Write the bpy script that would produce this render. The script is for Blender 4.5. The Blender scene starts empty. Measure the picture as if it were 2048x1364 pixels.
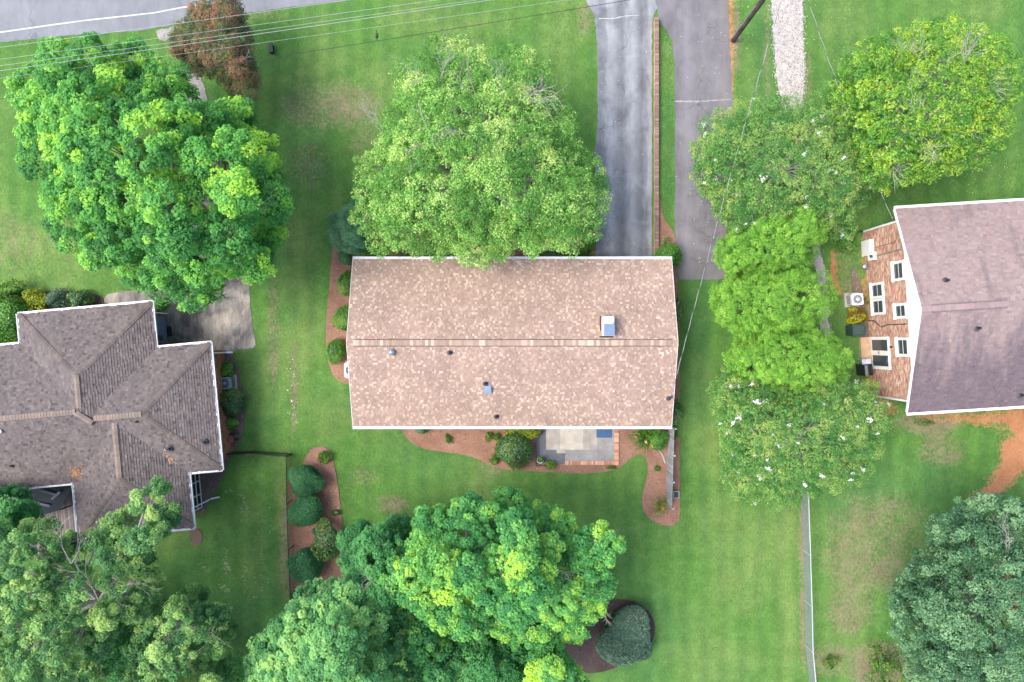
import bpy, math, random
import numpy as np
from mathutils import Vector, Matrix

R = math.radians
random.seed(7)
rng = np.random.default_rng(11)
scene = bpy.context.scene
col = scene.collection

# ------------------------------------------------------------------ camera
HCAM = 41.0                       # drone height above the lawn (m)
FPX = 24.0 / 36.0 * 2048.0        # focal length in photograph pixels
cam_d = bpy.data.cameras.new('camera')
cam = bpy.data.objects.new('camera', cam_d)
col.objects.link(cam)
cam.location = (0, 0, HCAM)
cam_d.lens = 24.0
cam_d.sensor_width = 36.0
cam_d.sensor_fit = 'HORIZONTAL'
cam_d.clip_start = 0.5
cam_d.clip_end = 2000
scene.camera = cam

# ------------------------------------------------------------------ light
SUN_EL = 58.0
TRAVEL = Vector((0.97 * math.cos(R(SUN_EL)), 0.06 * math.cos(R(SUN_EL)), -math.sin(R(SUN_EL)))).normalized()
world = bpy.data.worlds.new('World')
scene.world = world
world.use_nodes = True
wn = world.node_tree.nodes
sky = wn.new('ShaderNodeTexSky')
sky.sky_type = 'NISHITA'
sky.sun_disc = False
sky.sun_elevation = R(SUN_EL)
sky.sun_rotation = math.atan2(-TRAVEL.x, -TRAVEL.y)
sky.dust_density = 4.0
sky.ozone_density = 0.6
wn['Background'].inputs['Strength'].default_value = 0.15
world.node_tree.links.new(sky.outputs['Color'], wn['Background'].inputs['Color'])
sun_d = bpy.data.lights.new('sun', 'SUN')
sun_d.energy = 1.1
sun_d.angle = R(30)
sun_d.color = (1.0, 0.965, 0.92)
sun = bpy.data.objects.new('sun', sun_d)
col.objects.link(sun)
sun.rotation_euler = TRAVEL.to_track_quat('-Z', 'Y').to_euler()
sun.location = (-30, -12, 60)
scene.view_settings.view_transform = 'Standard'
scene.view_settings.look = 'None'
scene.view_settings.exposure = 1.33
scene.view_settings.gamma = 1.0
scene.cycles.max_bounces = 6
scene.cycles.transparent_max_bounces = 4

# ------------------------------------------------------------------ helpers
def P(px, py, z=0.0):
    """photograph pixel at height z -> place in the world"""
    s = (HCAM - z) / FPX
    return Vector(((px - 1024) * s, (682 - py) * s, z))

def P2(px, py, z=0.0):
    v = P(px, py, z)
    return (v.x, v.y)

def tag(o, label=None, cat=None, group=None, kind=None):
    if label: o['label'] = label
    if cat: o['category'] = cat
    if group: o['group'] = group
    if kind: o['kind'] = kind
    return o

def empty(name, loc=(0, 0, 0), rz=0.0, label=None, cat=None, group=None):
    o = bpy.data.objects.new(name, None)
    o.empty_display_size = 0.3
    o.location = loc
    o.rotation_euler = (0, 0, rz)
    col.objects.link(o)
    return tag(o, label, cat, group)

def link(name, me, parent=None, loc=None, rz=0.0):
    o = bpy.data.objects.new(name, me)
    col.objects.link(o)
    if parent is not None: o.parent = parent
    if loc is not None: o.location = loc
    if rz: o.rotation_euler = (0, 0, rz)
    return o

class MB:
    """collects faces; build() makes ONE mesh object"""
    def __init__(s):
        s.v = []; s.f = []; s.c = []; s.m = []
    def face(s, pts, c=None, m=0):
        i = len(s.v)
        s.v.extend([tuple(p) for p in pts])
        s.f.append(tuple(range(i, i + len(pts))))
        s.c.append(c); s.m.append(m)
    def mesh(s, vs, fs, c=None, m=0):
        i = len(s.v)
        s.v.extend([tuple(p) for p in vs])
        for f in fs:
            s.f.append(tuple(i + k for k in f)); s.c.append(c); s.m.append(m)
    def box(s, cx, cy, cz, sx, sy, sz, rz=0.0, c=None, m=0, taper=1.0):
        ca, sa = math.cos(rz), math.sin(rz)
        vs = []
        for dz in (-.5, .5):
            t = taper if dz > 0 else 1.0
            for dx, dy in ((-.5, -.5), (.5, -.5), (.5, .5), (-.5, .5)):
                x, y = dx * sx * t, dy * sy * t
                vs.append((cx + x * ca - y * sa, cy + x * sa + y * ca, cz + dz * sz))
        s.mesh(vs, [(3, 2, 1, 0), (4, 5, 6, 7), (0, 1, 5, 4), (1, 2, 6, 5), (2, 3, 7, 6), (3, 0, 4, 7)], c, m)
    def beam(s, a, b, w, h, c=None, m=0, up=(0, 0, 1)):
        a, b = Vector(a), Vector(b)
        d = (b - a).normalized()
        upv = Vector(up)
        if abs(d.dot(upv)) > .98: upv = Vector((0, 1, 0))
        x = d.cross(upv).normalized() * (w / 2)
        z = x.cross(d).normalized() * (h / 2)
        vs = [a - x - z, a + x - z, a + x + z, a - x + z, b - x - z, b + x - z, b + x + z, b - x + z]
        s.mesh(vs, [(0, 1, 2, 3), (7, 6, 5, 4), (4, 5, 1, 0), (5, 6, 2, 1), (6, 7, 3, 2), (7, 4, 0, 3)], c, m)
    def tube(s, pts, rad, n=6, c=None, m=0, cap=True):
        pts = [Vector(p) for p in pts]
        rings = []
        if not hasattr(rad, '__len__'): rad = [rad] * len(pts)
        prev = None
        for i, p in enumerate(pts):
            d = (pts[min(i + 1, len(pts) - 1)] - pts[max(i - 1, 0)]).normalized()
            ref = Vector((0, 0, 1)) if abs(d.z) < .9 else Vector((1, 0, 0))
            x = d.cross(ref).normalized()
            if prev is not None and x.dot(prev) < 0: pass
            y = d.cross(x)
            rings.append([p + (x * math.cos(2 * math.pi * k / n) + y * math.sin(2 * math.pi * k / n)) * rad[i] for k in range(n)])
        vs = [q for r_ in rings for q in r_]
        fs = []
        for i in range(len(pts) - 1):
            for k in range(n):
                fs.append((i * n + k, i * n + (k + 1) % n, (i + 1) * n + (k + 1) % n, (i + 1) * n + k))
        if cap:
            fs.append(tuple(range(n - 1, -1, -1)))
            fs.append(tuple((len(pts) - 1) * n + k for k in range(n)))
        s.mesh(vs, fs, c, m)
    def lathe(s, cx, cy, prof, n=16, c=None, m=0):
        vs = []
        for r_, z in prof:
            for k in range(n):
                a = 2 * math.pi * k / n
                vs.append((cx + r_ * math.cos(a), cy + r_ * math.sin(a), z))
        fs = []
        for i in range(len(prof) - 1):
            for k in range(n):
                fs.append((i * n + k, i * n + (k + 1) % n, (i + 1) * n + (k + 1) % n, (i + 1) * n + k))
        fs.append(tuple(range(n - 1, -1, -1)))
        fs.append(tuple((len(prof) - 1) * n + k for k in range(n)))
        s.mesh(vs, fs, c, m)
    def prism(s, poly, z0, z1, c=None, m=0):
        a = sum(poly[i][0] * poly[(i + 1) % len(poly)][1] - poly[(i + 1) % len(poly)][0] * poly[i][1] for i in range(len(poly)))
        if a < 0: poly = list(reversed(poly))
        n = len(poly)
        vs = [(p[0], p[1], z0) for p in poly] + [(p[0], p[1], z1) for p in poly]
        fs = [tuple(range(n - 1, -1, -1)), tuple(range(n, 2 * n))]
        fs += [(i, (i + 1) % n, n + (i + 1) % n, n + i) for i in range(n)]
        s.mesh(vs, fs, c, m)
    def data(s, name, mats):
        me = bpy.data.meshes.new(name)
        me.from_pydata(s.v, [], s.f)
        if not isinstance(mats, (list, tuple)): mats = [mats]
        for m in mats: me.materials.append(m)
        if any(s.m): me.polygons.foreach_set('material_index', s.m)
        if any(c is not None for c in s.c):
            at = me.attributes.new('tone', 'FLOAT_COLOR', 'FACE')
            arr = np.ones((len(s.f), 4), dtype=np.float32)
            for i, c in enumerate(s.c):
                if c is not None: arr[i, :3] = c
            at.data.foreach_set('color', arr.ravel())
        me.update()
        return me
    def build(s, name, mats, parent=None, smooth=False):
        me = s.data(name, mats)
        if smooth: me.polygons.foreach_set('use_smooth', [True] * len(me.polygons))
        return link(name, me, parent)

def struct(name, mb, mats, **kw):
    o = mb.build(name, mats, **kw)
    o['kind'] = 'structure'
    return o

# ------------------------------------------------------------------ materials
def nodes_of(name):
    m = bpy.data.materials.new(name)
    m.use_nodes = True
    nt = m.node_tree
    return m, nt, nt.nodes, nt.links, nt.nodes['Principled BSDF']

def ramp(nt, fac, stops):
    r_ = nt.nodes.new('ShaderNodeValToRGB')
    cr = r_.color_ramp
    while len(cr.elements) < len(stops): cr.elements.new(0.5)
    for e, (p, c) in zip(cr.elements, stops):
        e.position = p
        e.color = (c[0], c[1], c[2], 1)
    nt.links.new(fac, r_.inputs['Fac'])
    return r_.outputs['Color']

def noise(nt, scale, detail=4, rough=.6, vec=None, stretch=None, dist=0.0):
    tc = nt.nodes.new('ShaderNodeNewGeometry').outputs['Position'] if vec is None else vec
    if stretch is not None:
        mp = nt.nodes.new('ShaderNodeMapping')
        mp.inputs['Scale'].default_value = stretch
        nt.links.new(tc, mp.inputs['Vector'])
        tc = mp.outputs['Vector']
    n = nt.nodes.new('ShaderNodeTexNoise')
    n.inputs['Scale'].default_value = scale
    n.inputs['Detail'].default_value = detail
    n.inputs['Roughness'].default_value = rough
    n.inputs['Distortion'].default_value = dist
    nt.links.new(tc, n.inputs['Vector'])
    return n.outputs['Fac']

def mixc(nt, fac, a, b, mode='MIX'):
    n = nt.nodes.new('ShaderNodeMix')
    n.data_type = 'RGBA'
    n.blend_type = mode
    for sock, v in ((n.inputs[0], fac), (n.inputs[6], a), (n.inputs[7], b)):
        if hasattr(v, 'links') or hasattr(v, 'is_linked'):
            nt.links.new(v, sock)
        elif hasattr(v, '__len__'):
            sock.default_value = (v[0], v[1], v[2], 1)
        else:
            sock.default_value = v
    return n.outputs[2]

def math_(nt, op, a, b=None, clamp=False):
    n = nt.nodes.new('ShaderNodeMath')
    n.operation = op
    n.use_clamp = clamp
    for sock, v in ((n.inputs[0], a), (n.inputs[1], b)):
        if v is None: continue
        if hasattr(v, 'is_linked'): nt.links.new(v, sock)
        else: sock.default_value = v
    return n.outputs[0]

def attr(nt, name, out='Fac'):
    n = nt.nodes.new('ShaderNodeAttribute')
    n.attribute_name = name
    return n.outputs[out]

def bump(nt, bsdf, h, strength=.3, dist=.02):
    b = nt.nodes.new('ShaderNodeBump')
    b.inputs['Strength'].default_value = strength
    b.inputs['Distance'].default_value = dist
    nt.links.new(h, b.inputs['Height'])
    nt.links.new(b.outputs['Normal'], bsdf.inputs['Normal'])

def plain(name, c, rough=.6, metal=0.0, var=.18, scale=3.0, fine=30.0, bmp=.15, spec=.4):
    """a colour with slow and fine mottling"""
    m, nt, N, L, b = nodes_of(name)
    n1 = noise(nt, scale, 4)
    n2 = noise(nt, fine, 3)
    f = math_(nt, 'ADD', math_(nt, 'MULTIPLY', n1, .6), math_(nt, 'MULTIPLY', n2, .4))
    lo = [max(0, x * (1 - var * 1.6)) for x in c]
    hi = [min(1, x * (1 + var * 1.6)) for x in c]
    L.new(ramp(nt, f, [(.3, lo), (.7, hi)]), b.inputs['Base Color'])
    b.inputs['Roughness'].default_value = rough
    b.inputs['Metallic'].default_value = metal
    b.inputs['Specular IOR Level'].default_value = spec
    if bmp: bump(nt, b, n2, bmp, .01)
    return m

def toned(name, rough=.85, var=.15, scale=1.2, fine=25, bmp=.3):
    """colour from the 'tone' of each piece, weathered by noise"""
    m, nt, N, L, b = nodes_of(name)
    base = attr(nt, 'tone', 'Color')
    n1 = noise(nt, scale, 4)
    n2 = noise(nt, fine, 3)
    k = ramp(nt, n1, [(.3, (1 - var,) * 3), (.7, (1 + var,) * 3)])
    k2 = ramp(nt, n2, [(.3, (1 - var,) * 3), (.7, (1 + var,) * 3)])
    c1 = mixc(nt, 1.0, base, k, 'MULTIPLY')
    c2 = mixc(nt, 1.0, c1, k2, 'MULTIPLY')
    L.new(c2, b.inputs['Base Color'])
    b.inputs['Roughness'].default_value = rough
    b.inputs['Specular IOR Level'].default_value = .25
    bump(nt, b, n2, bmp, .008)
    return m

def foliage(name, dark, mid, light, trans=.22, gloss=.55, spec=.25):
    """leaf colour: every leaf carries its own 'tint' between the three colours"""
    m, nt, N, L, b = nodes_of(name)
    c = ramp(nt, attr(nt, 'tint'), [(0.05, dark), (.5, mid), (.95, light)])
    L.new(c, b.inputs['Base Color'])
    b.inputs['Roughness'].default_value = gloss
    b.inputs['Specular IOR Level'].default_value = spec
    tr = N.new('ShaderNodeBsdfTranslucent')
    L.new(c, tr.inputs['Color'])
    mx = N.new('ShaderNodeMixShader')
    mx.inputs[0].default_value = trans
    L.new(b.outputs[0], mx.inputs[1]); L.new(tr.outputs[0], mx.inputs[2])
    L.new(mx.outputs[0], N['Material Output'].inputs['Surface'])
    return m

M = {}
M['white'] = plain('white_paint', (.78, .79, .80), .5, var=.05, bmp=.05)
M['gutter'] = plain('white_gutter', (.70, .72, .76), .45, var=.07, scale=1.2, bmp=.05)
M['black'] = plain('black_metal', (.02, .021, .024), .45, var=.3, bmp=.05)
M['dark_pipe'] = plain('dark_vent_pipe', (.045, .05, .06), .6, var=.3, bmp=.1)
M['steel'] = plain('galvanised_steel', (.33, .38, .43), .38, .5, var=.12, bmp=.05)
M['blue_metal'] = plain('blue_grey_metal', (.16, .22, .33), .4, .3, var=.1, bmp=.05)
M['glass'] = plain('window_glass', (.05, .065, .075), .08, 0, var=.15, bmp=0, spec=.7)
M['dark_screen'] = plain('dark_screen_mesh', (.012, .014, .018), .35, 0, var=.2, bmp=0)
M['concrete'] = None
M['bark'] = plain('grey_bark', (.17, .14, .12), .9, var=.4, scale=2.5, fine=14, bmp=.6)
M['pale_bark'] = plain('pale_bare_branch', (.36, .34, .31), .85, var=.25, scale=2, fine=14, bmp=.4)
M['wood_pole'] = plain('weathered_pole_wood', (.075, .06, .052), .9, var=.45, scale=1.5, fine=9, bmp=.5)
M['grey_wood'] = plain('weathered_grey_wood', (.30, .31, .33), .85, var=.22, scale=2, fine=18, bmp=.4)
M['deck_wood'] = toned('deck_wood', .85)
M['shingle'] = toned('asphalt_shingle', .92, var=.12, scale=.7)
M['brick'] = toned('brick_clay', .9, var=.18, scale=.8, fine=40)
M['mortar'] = plain('mortar', (.33, .29, .26), .95, var=.15)
M['tone'] = toned('mixed_tone', .8)
M['mulch'] = None

def mulch_mat(name, c):
    m, nt, N, L, b = nodes_of(name)
    n1 = noise(nt, .9, 4); n2 = noise(nt, 18, 5, .75); n3 = noise(nt, 60, 2)
    f = math_(nt, 'ADD', math_(nt, 'MULTIPLY', n1, .35), math_(nt, 'ADD', math_(nt, 'MULTIPLY', n2, .45), math_(nt, 'MULTIPLY', n3, .2)))
    L.new(ramp(nt, f, [(.3, [x * .45 for x in c]), (.5, c), (.72, [min(1, x * 1.55 + .02) for x in c])]), b.inputs['Base Color'])
    b.inputs['Roughness'].default_value = .95
    b.inputs['Specular IOR Level'].default_value = .1
    bump(nt, b, n2, .6, .04)
    return m
M['mulch'] = mulch_mat('pine_bark_mulch', (.27, .155, .11))
M['dark_mulch'] = mulch_mat('dark_mulch', (.07, .053, .050))
M['leaf_litter'] = mulch_mat('leaf_litter', (.15, .115, .095))
M['chip'] = toned('bark_chip', .95)

def asphalt(name, dark, light, stops=(.36, .62), tracks=(), big=.45):
    m, nt, N, L, b = nodes_of(name)
    n1 = noise(nt, big, 5, .62, dist=.6)
    n2 = noise(nt, 3.0, 4, .7, stretch=(1, .25, 1))
    n3 = noise(nt, 45, 3, .7)
    f = math_(nt, 'ADD', math_(nt, 'MULTIPLY', n1, .5), math_(nt, 'ADD', math_(nt, 'MULTIPLY', n2, .28), math_(nt, 'MULTIPLY', n3, .22)))
    c = ramp(nt, f, [(stops[0], dark), (stops[1], light)])
    geo = N.new('ShaderNodeNewGeometry')
    sep = N.new('ShaderNodeSeparateXYZ')
    L.new(geo.outputs['Position'], sep.inputs[0])
    for (x0, w, amt, tc) in tracks:        # worn wheel tracks and drip stains
        d = math_(nt, 'ABSOLUTE', math_(nt, 'SUBTRACT', math_(nt, 'ADD', sep.outputs['X'], math_(nt, 'MULTIPLY', n2, .35)), x0 + .17))
        k = math_(nt, 'SUBTRACT', 1.0, math_(nt, 'DIVIDE', d, w), True)
        k = math_(nt, 'MULTIPLY', math_(nt, 'MULTIPLY', k, amt), math_(nt, 'MULTIPLY', noise(nt, .8, 3), 1.7), True)
        c = mixc(nt, k, c, tc)
    # hairline cracks
    vo = N.new('ShaderNodeTexVoronoi')
    vo.feature = 'DISTANCE_TO_EDGE'
    vo.inputs['Scale'].default_value = .28
    mp = N.new('ShaderNodeVectorMath'); mp.operation = 'ADD'
    wob = N.new('ShaderNodeTexNoise'); wob.inputs['Scale'].default_value = 1.3
    L.new(geo.outputs['Position'], wob.inputs['Vector'])
    L.new(geo.outputs['Position'], mp.inputs[0]); L.new(wob.outputs['Color'], mp.inputs[1])
    L.new(mp.outputs[0], vo.inputs['Vector'])
    ck = math_(nt, 'LESS_THAN', vo.outputs['Distance'], .006)
    ck = math_(nt, 'MULTIPLY', ck, math_(nt, 'GREATER_THAN', noise(nt, .3, 2), .52))
    c = mixc(nt, math_(nt, 'MULTIPLY', ck, .35), c, [x * .45 for x in dark])
    L.new(c, b.inputs['Base Color'])
    b.inputs['Roughness'].default_value = .85
    b.inputs['Specular IOR Level'].default_value = .25
    bump(nt, b, n3, .35, .01)
    return m
M['street'] = asphalt('street_asphalt', (.14, .15, .17), (.225, .238, .262))
M['drive_a'] = asphalt('driveway_light', (.105, .112, .126), (.30, .318, .345), stops=(.38, .61), big=.6,
    tracks=((6.6, .6, .55, (.085, .09, .102)), (7.8, .45, .65, (.082, .085, .097)), (5.3, .5, .6, (.10, .107, .125)), (7.2, .5, .32, (.40, .42, .45)), (5.95, .4, .25, (.40, .42, .45)), (8.3, .25, .4, (.33, .33, .32))))
M['drive_b'] = asphalt('driveway_dark', (.105, .102, .112), (.20, .195, .212),
    tracks=((10.5, .5, .35, (.25, .24, .28)), (12.7, .35, .4, (.20, .16, .14))))
M['concrete'] = asphalt('stained_concrete', (.085, .082, .085), (.36, .325, .28), stops=(.43, .60), big=.62)
M['slab'] = plain('pale_concrete', (.38, .36, .33), .9, var=.16)
M['paint_line'] = plain('road_paint', (.46, .47, .48), .8, var=.2)

def np_noise(x, y, scale, seed, octv=4):
    out = np.zeros_like(x); amp = 1.0; tot = 0
    for o in range(octv):
        g = np.random.default_rng(seed + o).random((64, 64))
        u = x * scale * 2 ** o; v = y * scale * 2 ** o
        iu = np.floor(u).astype(int); iv = np.floor(v).astype(int)
        fu = u - iu; fv = v - iv
        fu = fu * fu * (3 - 2 * fu); fv = fv * fv * (3 - 2 * fv)
        a = g[iu % 64, iv % 64]; b = g[(iu + 1) % 64, iv % 64]
        c = g[iu % 64, (iv + 1) % 64]; d = g[(iu + 1) % 64, (iv + 1) % 64]
        out += amp * ((a * (1 - fu) + b * fu) * (1 - fv) + (c * (1 - fu) + d * fu) * fv)
        tot += amp; amp *= .55
    return out / tot

def poly_dist(x, y, poly):
    """signed distance, positive inside"""
    x = np.asarray(x, float); y = np.asarray(y, float)
    ins = np.zeros(x.shape, bool); dm = np.full(x.shape, 1e9)
    n = len(poly)
    for i in range(n):
        x0, y0 = poly[i]; x1, y1 = poly[(i + 1) % n]
        if y0 != y1:
            cond = ((y0 > y) != (y1 > y)) & (x < (x1 - x0) * (y - y0) / (y1 - y0) + x0)
            ins ^= cond
        dx, dy = x1 - x0, y1 - y0
        t = np.clip(((x - x0) * dx + (y - y0) * dy) / (dx * dx + dy * dy + 1e-9), 0, 1)
        dm = np.minimum(dm, np.hypot(x - x0 - t * dx, y - y0 - t * dy))
    return np.where(ins, dm, -dm)

# ------------------------------------------------------------------ lawn
def make_ground():
    xs = np.concatenate(([-600, -300, -120, -60], np.arange(-34, 34.01, .36), [60, 120, 300, 600]))
    ys = np.concatenate(([-600, -300, -120, -50], np.arange(-23.4, 23.41, .36), [50, 120, 300, 600]))
    X, Y = np.meshgrid(xs, ys)
    px = X / (HCAM / FPX) + 1024; py = 682 - Y / (HCAM / FPX)
    nx, ny = len(xs), len(ys)
    n_lo = np_noise(X + 500, Y + 500, .35, 3); n_mid = np_noise(X + 500, Y + 500, 1.4, 9)
    def ell(cx, cy, rx, ry, amt, soft=.9):
        d = ((px - cx) / rx) ** 2 + ((py - cy) / ry) ** 2
        return amt * np.clip(1.25 - d * soft, 0, 1)
    soil = np.zeros_like(X)
    for e in [(665, 215, 110, 60, .5), (620, 325, 55, 60, .42), (725, 285, 40, 40, .3), (780, 1010, 40, 25, .6), (735, 950, 40, 25, .35), (575, 420, 14, 90, .3),
              (548, 650, 16, 130, .45), (590, 780, 10, 130, .42), (1740, 1090, 110, 120, .46), (1800, 1030, 60, 50, .42), (1700, 1220, 60, 60, .38), (1880, 900, 60, 40, .5),
              (1860, 845, 80, 22, .85), (1605, 1120, 10, 230, .8), (570, 1080, 9, 160, .75), (530, 30, 50, 12, .5), (1690, 520, 20, 60, .45), (1700, 560, 25, 50, .4),
              (900, 85, 90, 12, .3), (1170, 40, 22, 40, .45), (1470, 60, 10, 110, .7), (1535, 100, 8, 110, .5), (1615, 150, 10, 60, .5), (985, 935, 30, 30, .3), (20, 480, 80, 70, .3), (1200, 1070, 60, 22, .35),
              (1660, 1320, 60, 40, .5), (1760, 1340, 70, 60, .8)]:
        soil = np.maximum(soil, ell(*e))
    soil = np.clip(soil * (.4 + 1.3 * n_mid) * (.5 + n_lo), 0, 1)
    clay_poly = [(2100, 820), (1850, 822), (1840, 833), (1900, 838), (2000, 842), (2020, 870), (2005, 905), (1985, 950), (1950, 990), (1975, 1010), (2030, 960), (2060, 930), (2100, 930)]
    clay = np.clip(.5 + poly_dist(px + (n_mid - .5) * 60, py + (n_lo - .5) * 30, clay_poly) / 34, 0, 1)
    clay = np.maximum(clay, np.clip(.5 + poly_dist(px + (n_mid - .5) * 30, py, [(1660, 490), (1676, 500), (1680, 560), (1690, 590), (1672, 590), (1664, 545)]) / 8, 0, 1) * .8)
    clay = np.maximum(clay, np.clip(.5 + poly_dist(px + (n_mid - .5) * 26, py, [(1716, 470), (1742, 470), (1800, 830), (1740, 830)]) / 8, 0, 1) * .55)
    clay = np.maximum(clay, np.clip(.5 + poly_dist(px + (n_mid - .5) * 40, py, [(1985, 1100), (2100, 1080), (2100, 1250), (1990, 1240)]) / 20, 0, 1) * .7)
    clay = np.maximum(clay, np.clip(.5 + poly_dist(px + (n_mid - .5) * 6, py, [(1455, -40), (1463, -40), (1469, 150), (1467, 230), (1461, 230)]) / 3, 0, 1) * .8)
    dry = np.zeros_like(X)
    for e in [(700, 150, 140, 50, .5), (1130, 60, 60, 90, .35), (600, 600, 40, 220, .5), (1575, 1150, 26, 260, .65), (1420, 930, 26, 90, .5), (1470, 1100, 70, 160, .35), (560, 1050, 14, 150, .6),
              (505, 1090, 30, 120, .42), (960, 960, 20, 40, .5), (60, 520, 120, 80, .5), (860, 45, 160, 30, .35), (1690, 60, 60, 90, .35), (1930, 20, 120, 30, .3), (660, 800, 40, 90, .4), (1590, 900, 30, 400, .3), (1420, 1330, 120, 60, .4)]:
        dry = np.maximum(dry, ell(*e))
    dry = np.clip(dry * (.5 + n_mid) + .12 + (n_lo - .5) * 1.3 + (n_mid - .5) * .5, 0, 1)
    lush_shade = np.zeros_like(X)  # lusher grass, with shade right of the trees painted in as darker green
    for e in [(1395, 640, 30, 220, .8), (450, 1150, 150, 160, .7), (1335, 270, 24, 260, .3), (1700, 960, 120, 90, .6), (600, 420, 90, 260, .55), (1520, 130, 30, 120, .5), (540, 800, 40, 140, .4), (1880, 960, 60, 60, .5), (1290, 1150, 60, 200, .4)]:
        lush_shade = np.maximum(lush_shade, ell(*e))
    lush_shade = np.clip(lush_shade + (np_noise(X + 900, Y + 300, .3, 41) - .5) * 1.5, 0, 1)
    white = np.zeros_like(X)   # dried mower clippings
    for e in [(484, 990, 6, 8, 1), (490, 1010, 4, 14, 1), (452, 983, 5, 5, .9), (462, 983, 4, 4, .8), (492, 1020, 6, 10, .8), (455, 1125, 8, 26, .6), (445, 1140, 14, 10, .8), (450, 1180, 10, 8, .7), (492, 1150, 5, 25, .7), (470, 1100, 5, 30, .5), (526, 1060, 3, 120, .55), (400, 1140, 14, 8, .5), (480, 1240, 20, 10, .4)]:
        white = np.maximum(white, ell(*e))
    white = np.clip(white * (n_mid * 2 - .35), 0, 1)
    verts = np.stack([X.ravel(), Y.ravel(), np.zeros(X.size)], 1)
    idx = np.arange(nx * ny).reshape(ny, nx)
    q = np.stack([idx[:-1, :-1].ravel(), idx[:-1, 1:].ravel(), idx[1:, 1:].ravel(), idx[1:, :-1].ravel()], 1)
    me = bpy.data.meshes.new('lawn')
    me.from_pydata(verts.tolist(), [], q.tolist())
    for nm, a in (('soil', soil), ('clay', clay), ('dry', dry), ('lush_shade', lush_shade), ('white', white)):
        at = me.attributes.new(nm, 'FLOAT', 'POINT')
        at.data.foreach_set('value', a.ravel().astype(np.float32))
    m, nt, N, L, b = nodes_of('lawn_grass')
    f1 = noise(nt, 1.1, 5, .7)
    f2 = noise(nt, 5.5, 5, .8, stretch=(1.4, .8, 1))
    f3 = noise(nt, 22, 3, .7)
    f = math_(nt, 'ADD', math_(nt, 'MULTIPLY', f1, .34), math_(nt, 'ADD', math_(nt, 'MULTIPLY', f2, .38), math_(nt, 'MULTIPLY', f3, .28)))
    green = ramp(nt, f, [(.36, (.045, .120, .027)), (.5, (.082, .194, .042)), (.64, (.138, .274, .070))])
    lush_shade_c = ramp(nt, f, [(.36, (.032, .105, .034)), (.5, (.058, .160, .052)), (.64, (.095, .230, .080))])
    dryc = ramp(nt, f, [(.36, (.088, .150, .042)), (.5, (.142, .226, .066)), (.64, (.215, .300, .108))])
    soilc = ramp(nt, f, [(.36, (.14, .13, .07)), (.5, (.215, .195, .115)), (.64, (.31, .275, .175))])
    clayc = ramp(nt, f, [(.36, (.32, .135, .058)), (.5, (.44, .205, .098)), (.64, (.52, .29, .165))])
    c = mixc(nt, attr(nt, 'lush_shade'), green, lush_shade_c)
    c = mixc(nt, attr(nt, 'dry'), c, dryc)
    # mowing stripes: grass bent two ways
    geo = N.new('ShaderNodeNewGeometry'); sep = N.new('ShaderNodeSeparateXYZ')
    L.new(geo.outputs['Position'], sep.inputs[0])
    st = math_(nt, 'SINE', math_(nt, 'ADD', math_(nt, 'MULTIPLY', sep.outputs['X'], 5.6), math_(nt, 'MULTIPLY', noise(nt, .25, 3), 6.0)))
    stf = math_(nt, 'MULTIPLY', math_(nt, 'ADD', st, 1), math_(nt, 'MULTIPLY', noise(nt, .12, 2), .36))
    c = mixc(nt, stf, c, mixc(nt, 1.0, c, (1.5, 1.42, 1.25), 'MULTIPLY'))
    fx = noise(nt, 4.5, 5, .75)
    edge = math_(nt, 'ADD', attr(nt, 'soil'), math_(nt, 'ADD', math_(nt, 'MULTIPLY', math_(nt, 'SUBTRACT', f2, .5), 1.3), math_(nt, 'MULTIPLY', math_(nt, 'SUBTRACT', fx, .5), 2.4)))
    sm = math_(nt, 'MULTIPLY', math_(nt, 'SUBTRACT', edge, .22), 2.1, True)
    sm = math_(nt, 'MULTIPLY', sm, math_(nt, 'MULTIPLY', attr(nt, 'soil'), 3.0, True))
    c = mixc(nt, sm, c, soilc)
    cm = math_(nt, 'MULTIPLY', math_(nt, 'SUBTRACT', math_(nt, 'ADD', attr(nt, 'clay'), math_(nt, 'ADD', math_(nt, 'MULTIPLY', math_(nt, 'SUBTRACT', f2, .5), 1.3), math_(nt, 'MULTIPLY', math_(nt, 'SUBTRACT', fx, .5), 1.6))), .35), 3.0, True)
    c = mixc(nt, cm, c, clayc)
    wm = math_(nt, 'MULTIPLY', math_(nt, 'SUBTRACT', math_(nt, 'ADD', attr(nt, 'white'), math_(nt, 'MULTIPLY', math_(nt, 'SUBTRACT', noise(nt, 7, 4, .8), .5), 3.0)), .5), math_(nt, 'MULTIPLY', attr(nt, 'white'), 1.6), True)
    c = mixc(nt, wm, c, (.42, .46, .36))
    L.new(c, b.inputs['Base Color'])
    b.inputs['Roughness'].default_value = .95
    b.inputs['Specular IOR Level'].default_value = .12
    bump(nt, b, math_(nt, 'ADD', f2, math_(nt, 'MULTIPLY', f3, .6)), .8, .09)
    me.materials.append(m)
    o = link('lawn', me)
    o['kind'] = 'structure'
make_ground()

# ------------------------------------------------------------------ paved ground and beds
def smooth_poly(pts, it=2):
    for _ in range(it):
        out = []
        for i in range(len(pts)):
            a, b = pts[i], pts[(i + 1) % len(pts)]
            out.append((a[0] * .75 + b[0] * .25, a[1] * .75 + b[1] * .25))
            out.append((a[0] * .25 + b[0] * .75, a[1] * .25 + b[1] * .75))
        pts = out
    return pts

def rough_poly(pts, amp, step=.25, seed=1):
    """world polygon, resampled with an uneven edge"""
    r_ = random.Random(seed); out = []
    for i in range(len(pts)):
        a, b = Vector(pts[i]), Vector(pts[(i + 1) % len(pts)])
        n = max(1, int((b - a).length / step))
        for k in range(n):
            p = a.lerp(b, k / n)
            out.append((p.x + r_.uniform(-amp, amp), p.y + r_.uniform(-amp, amp)))
    return out

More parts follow.
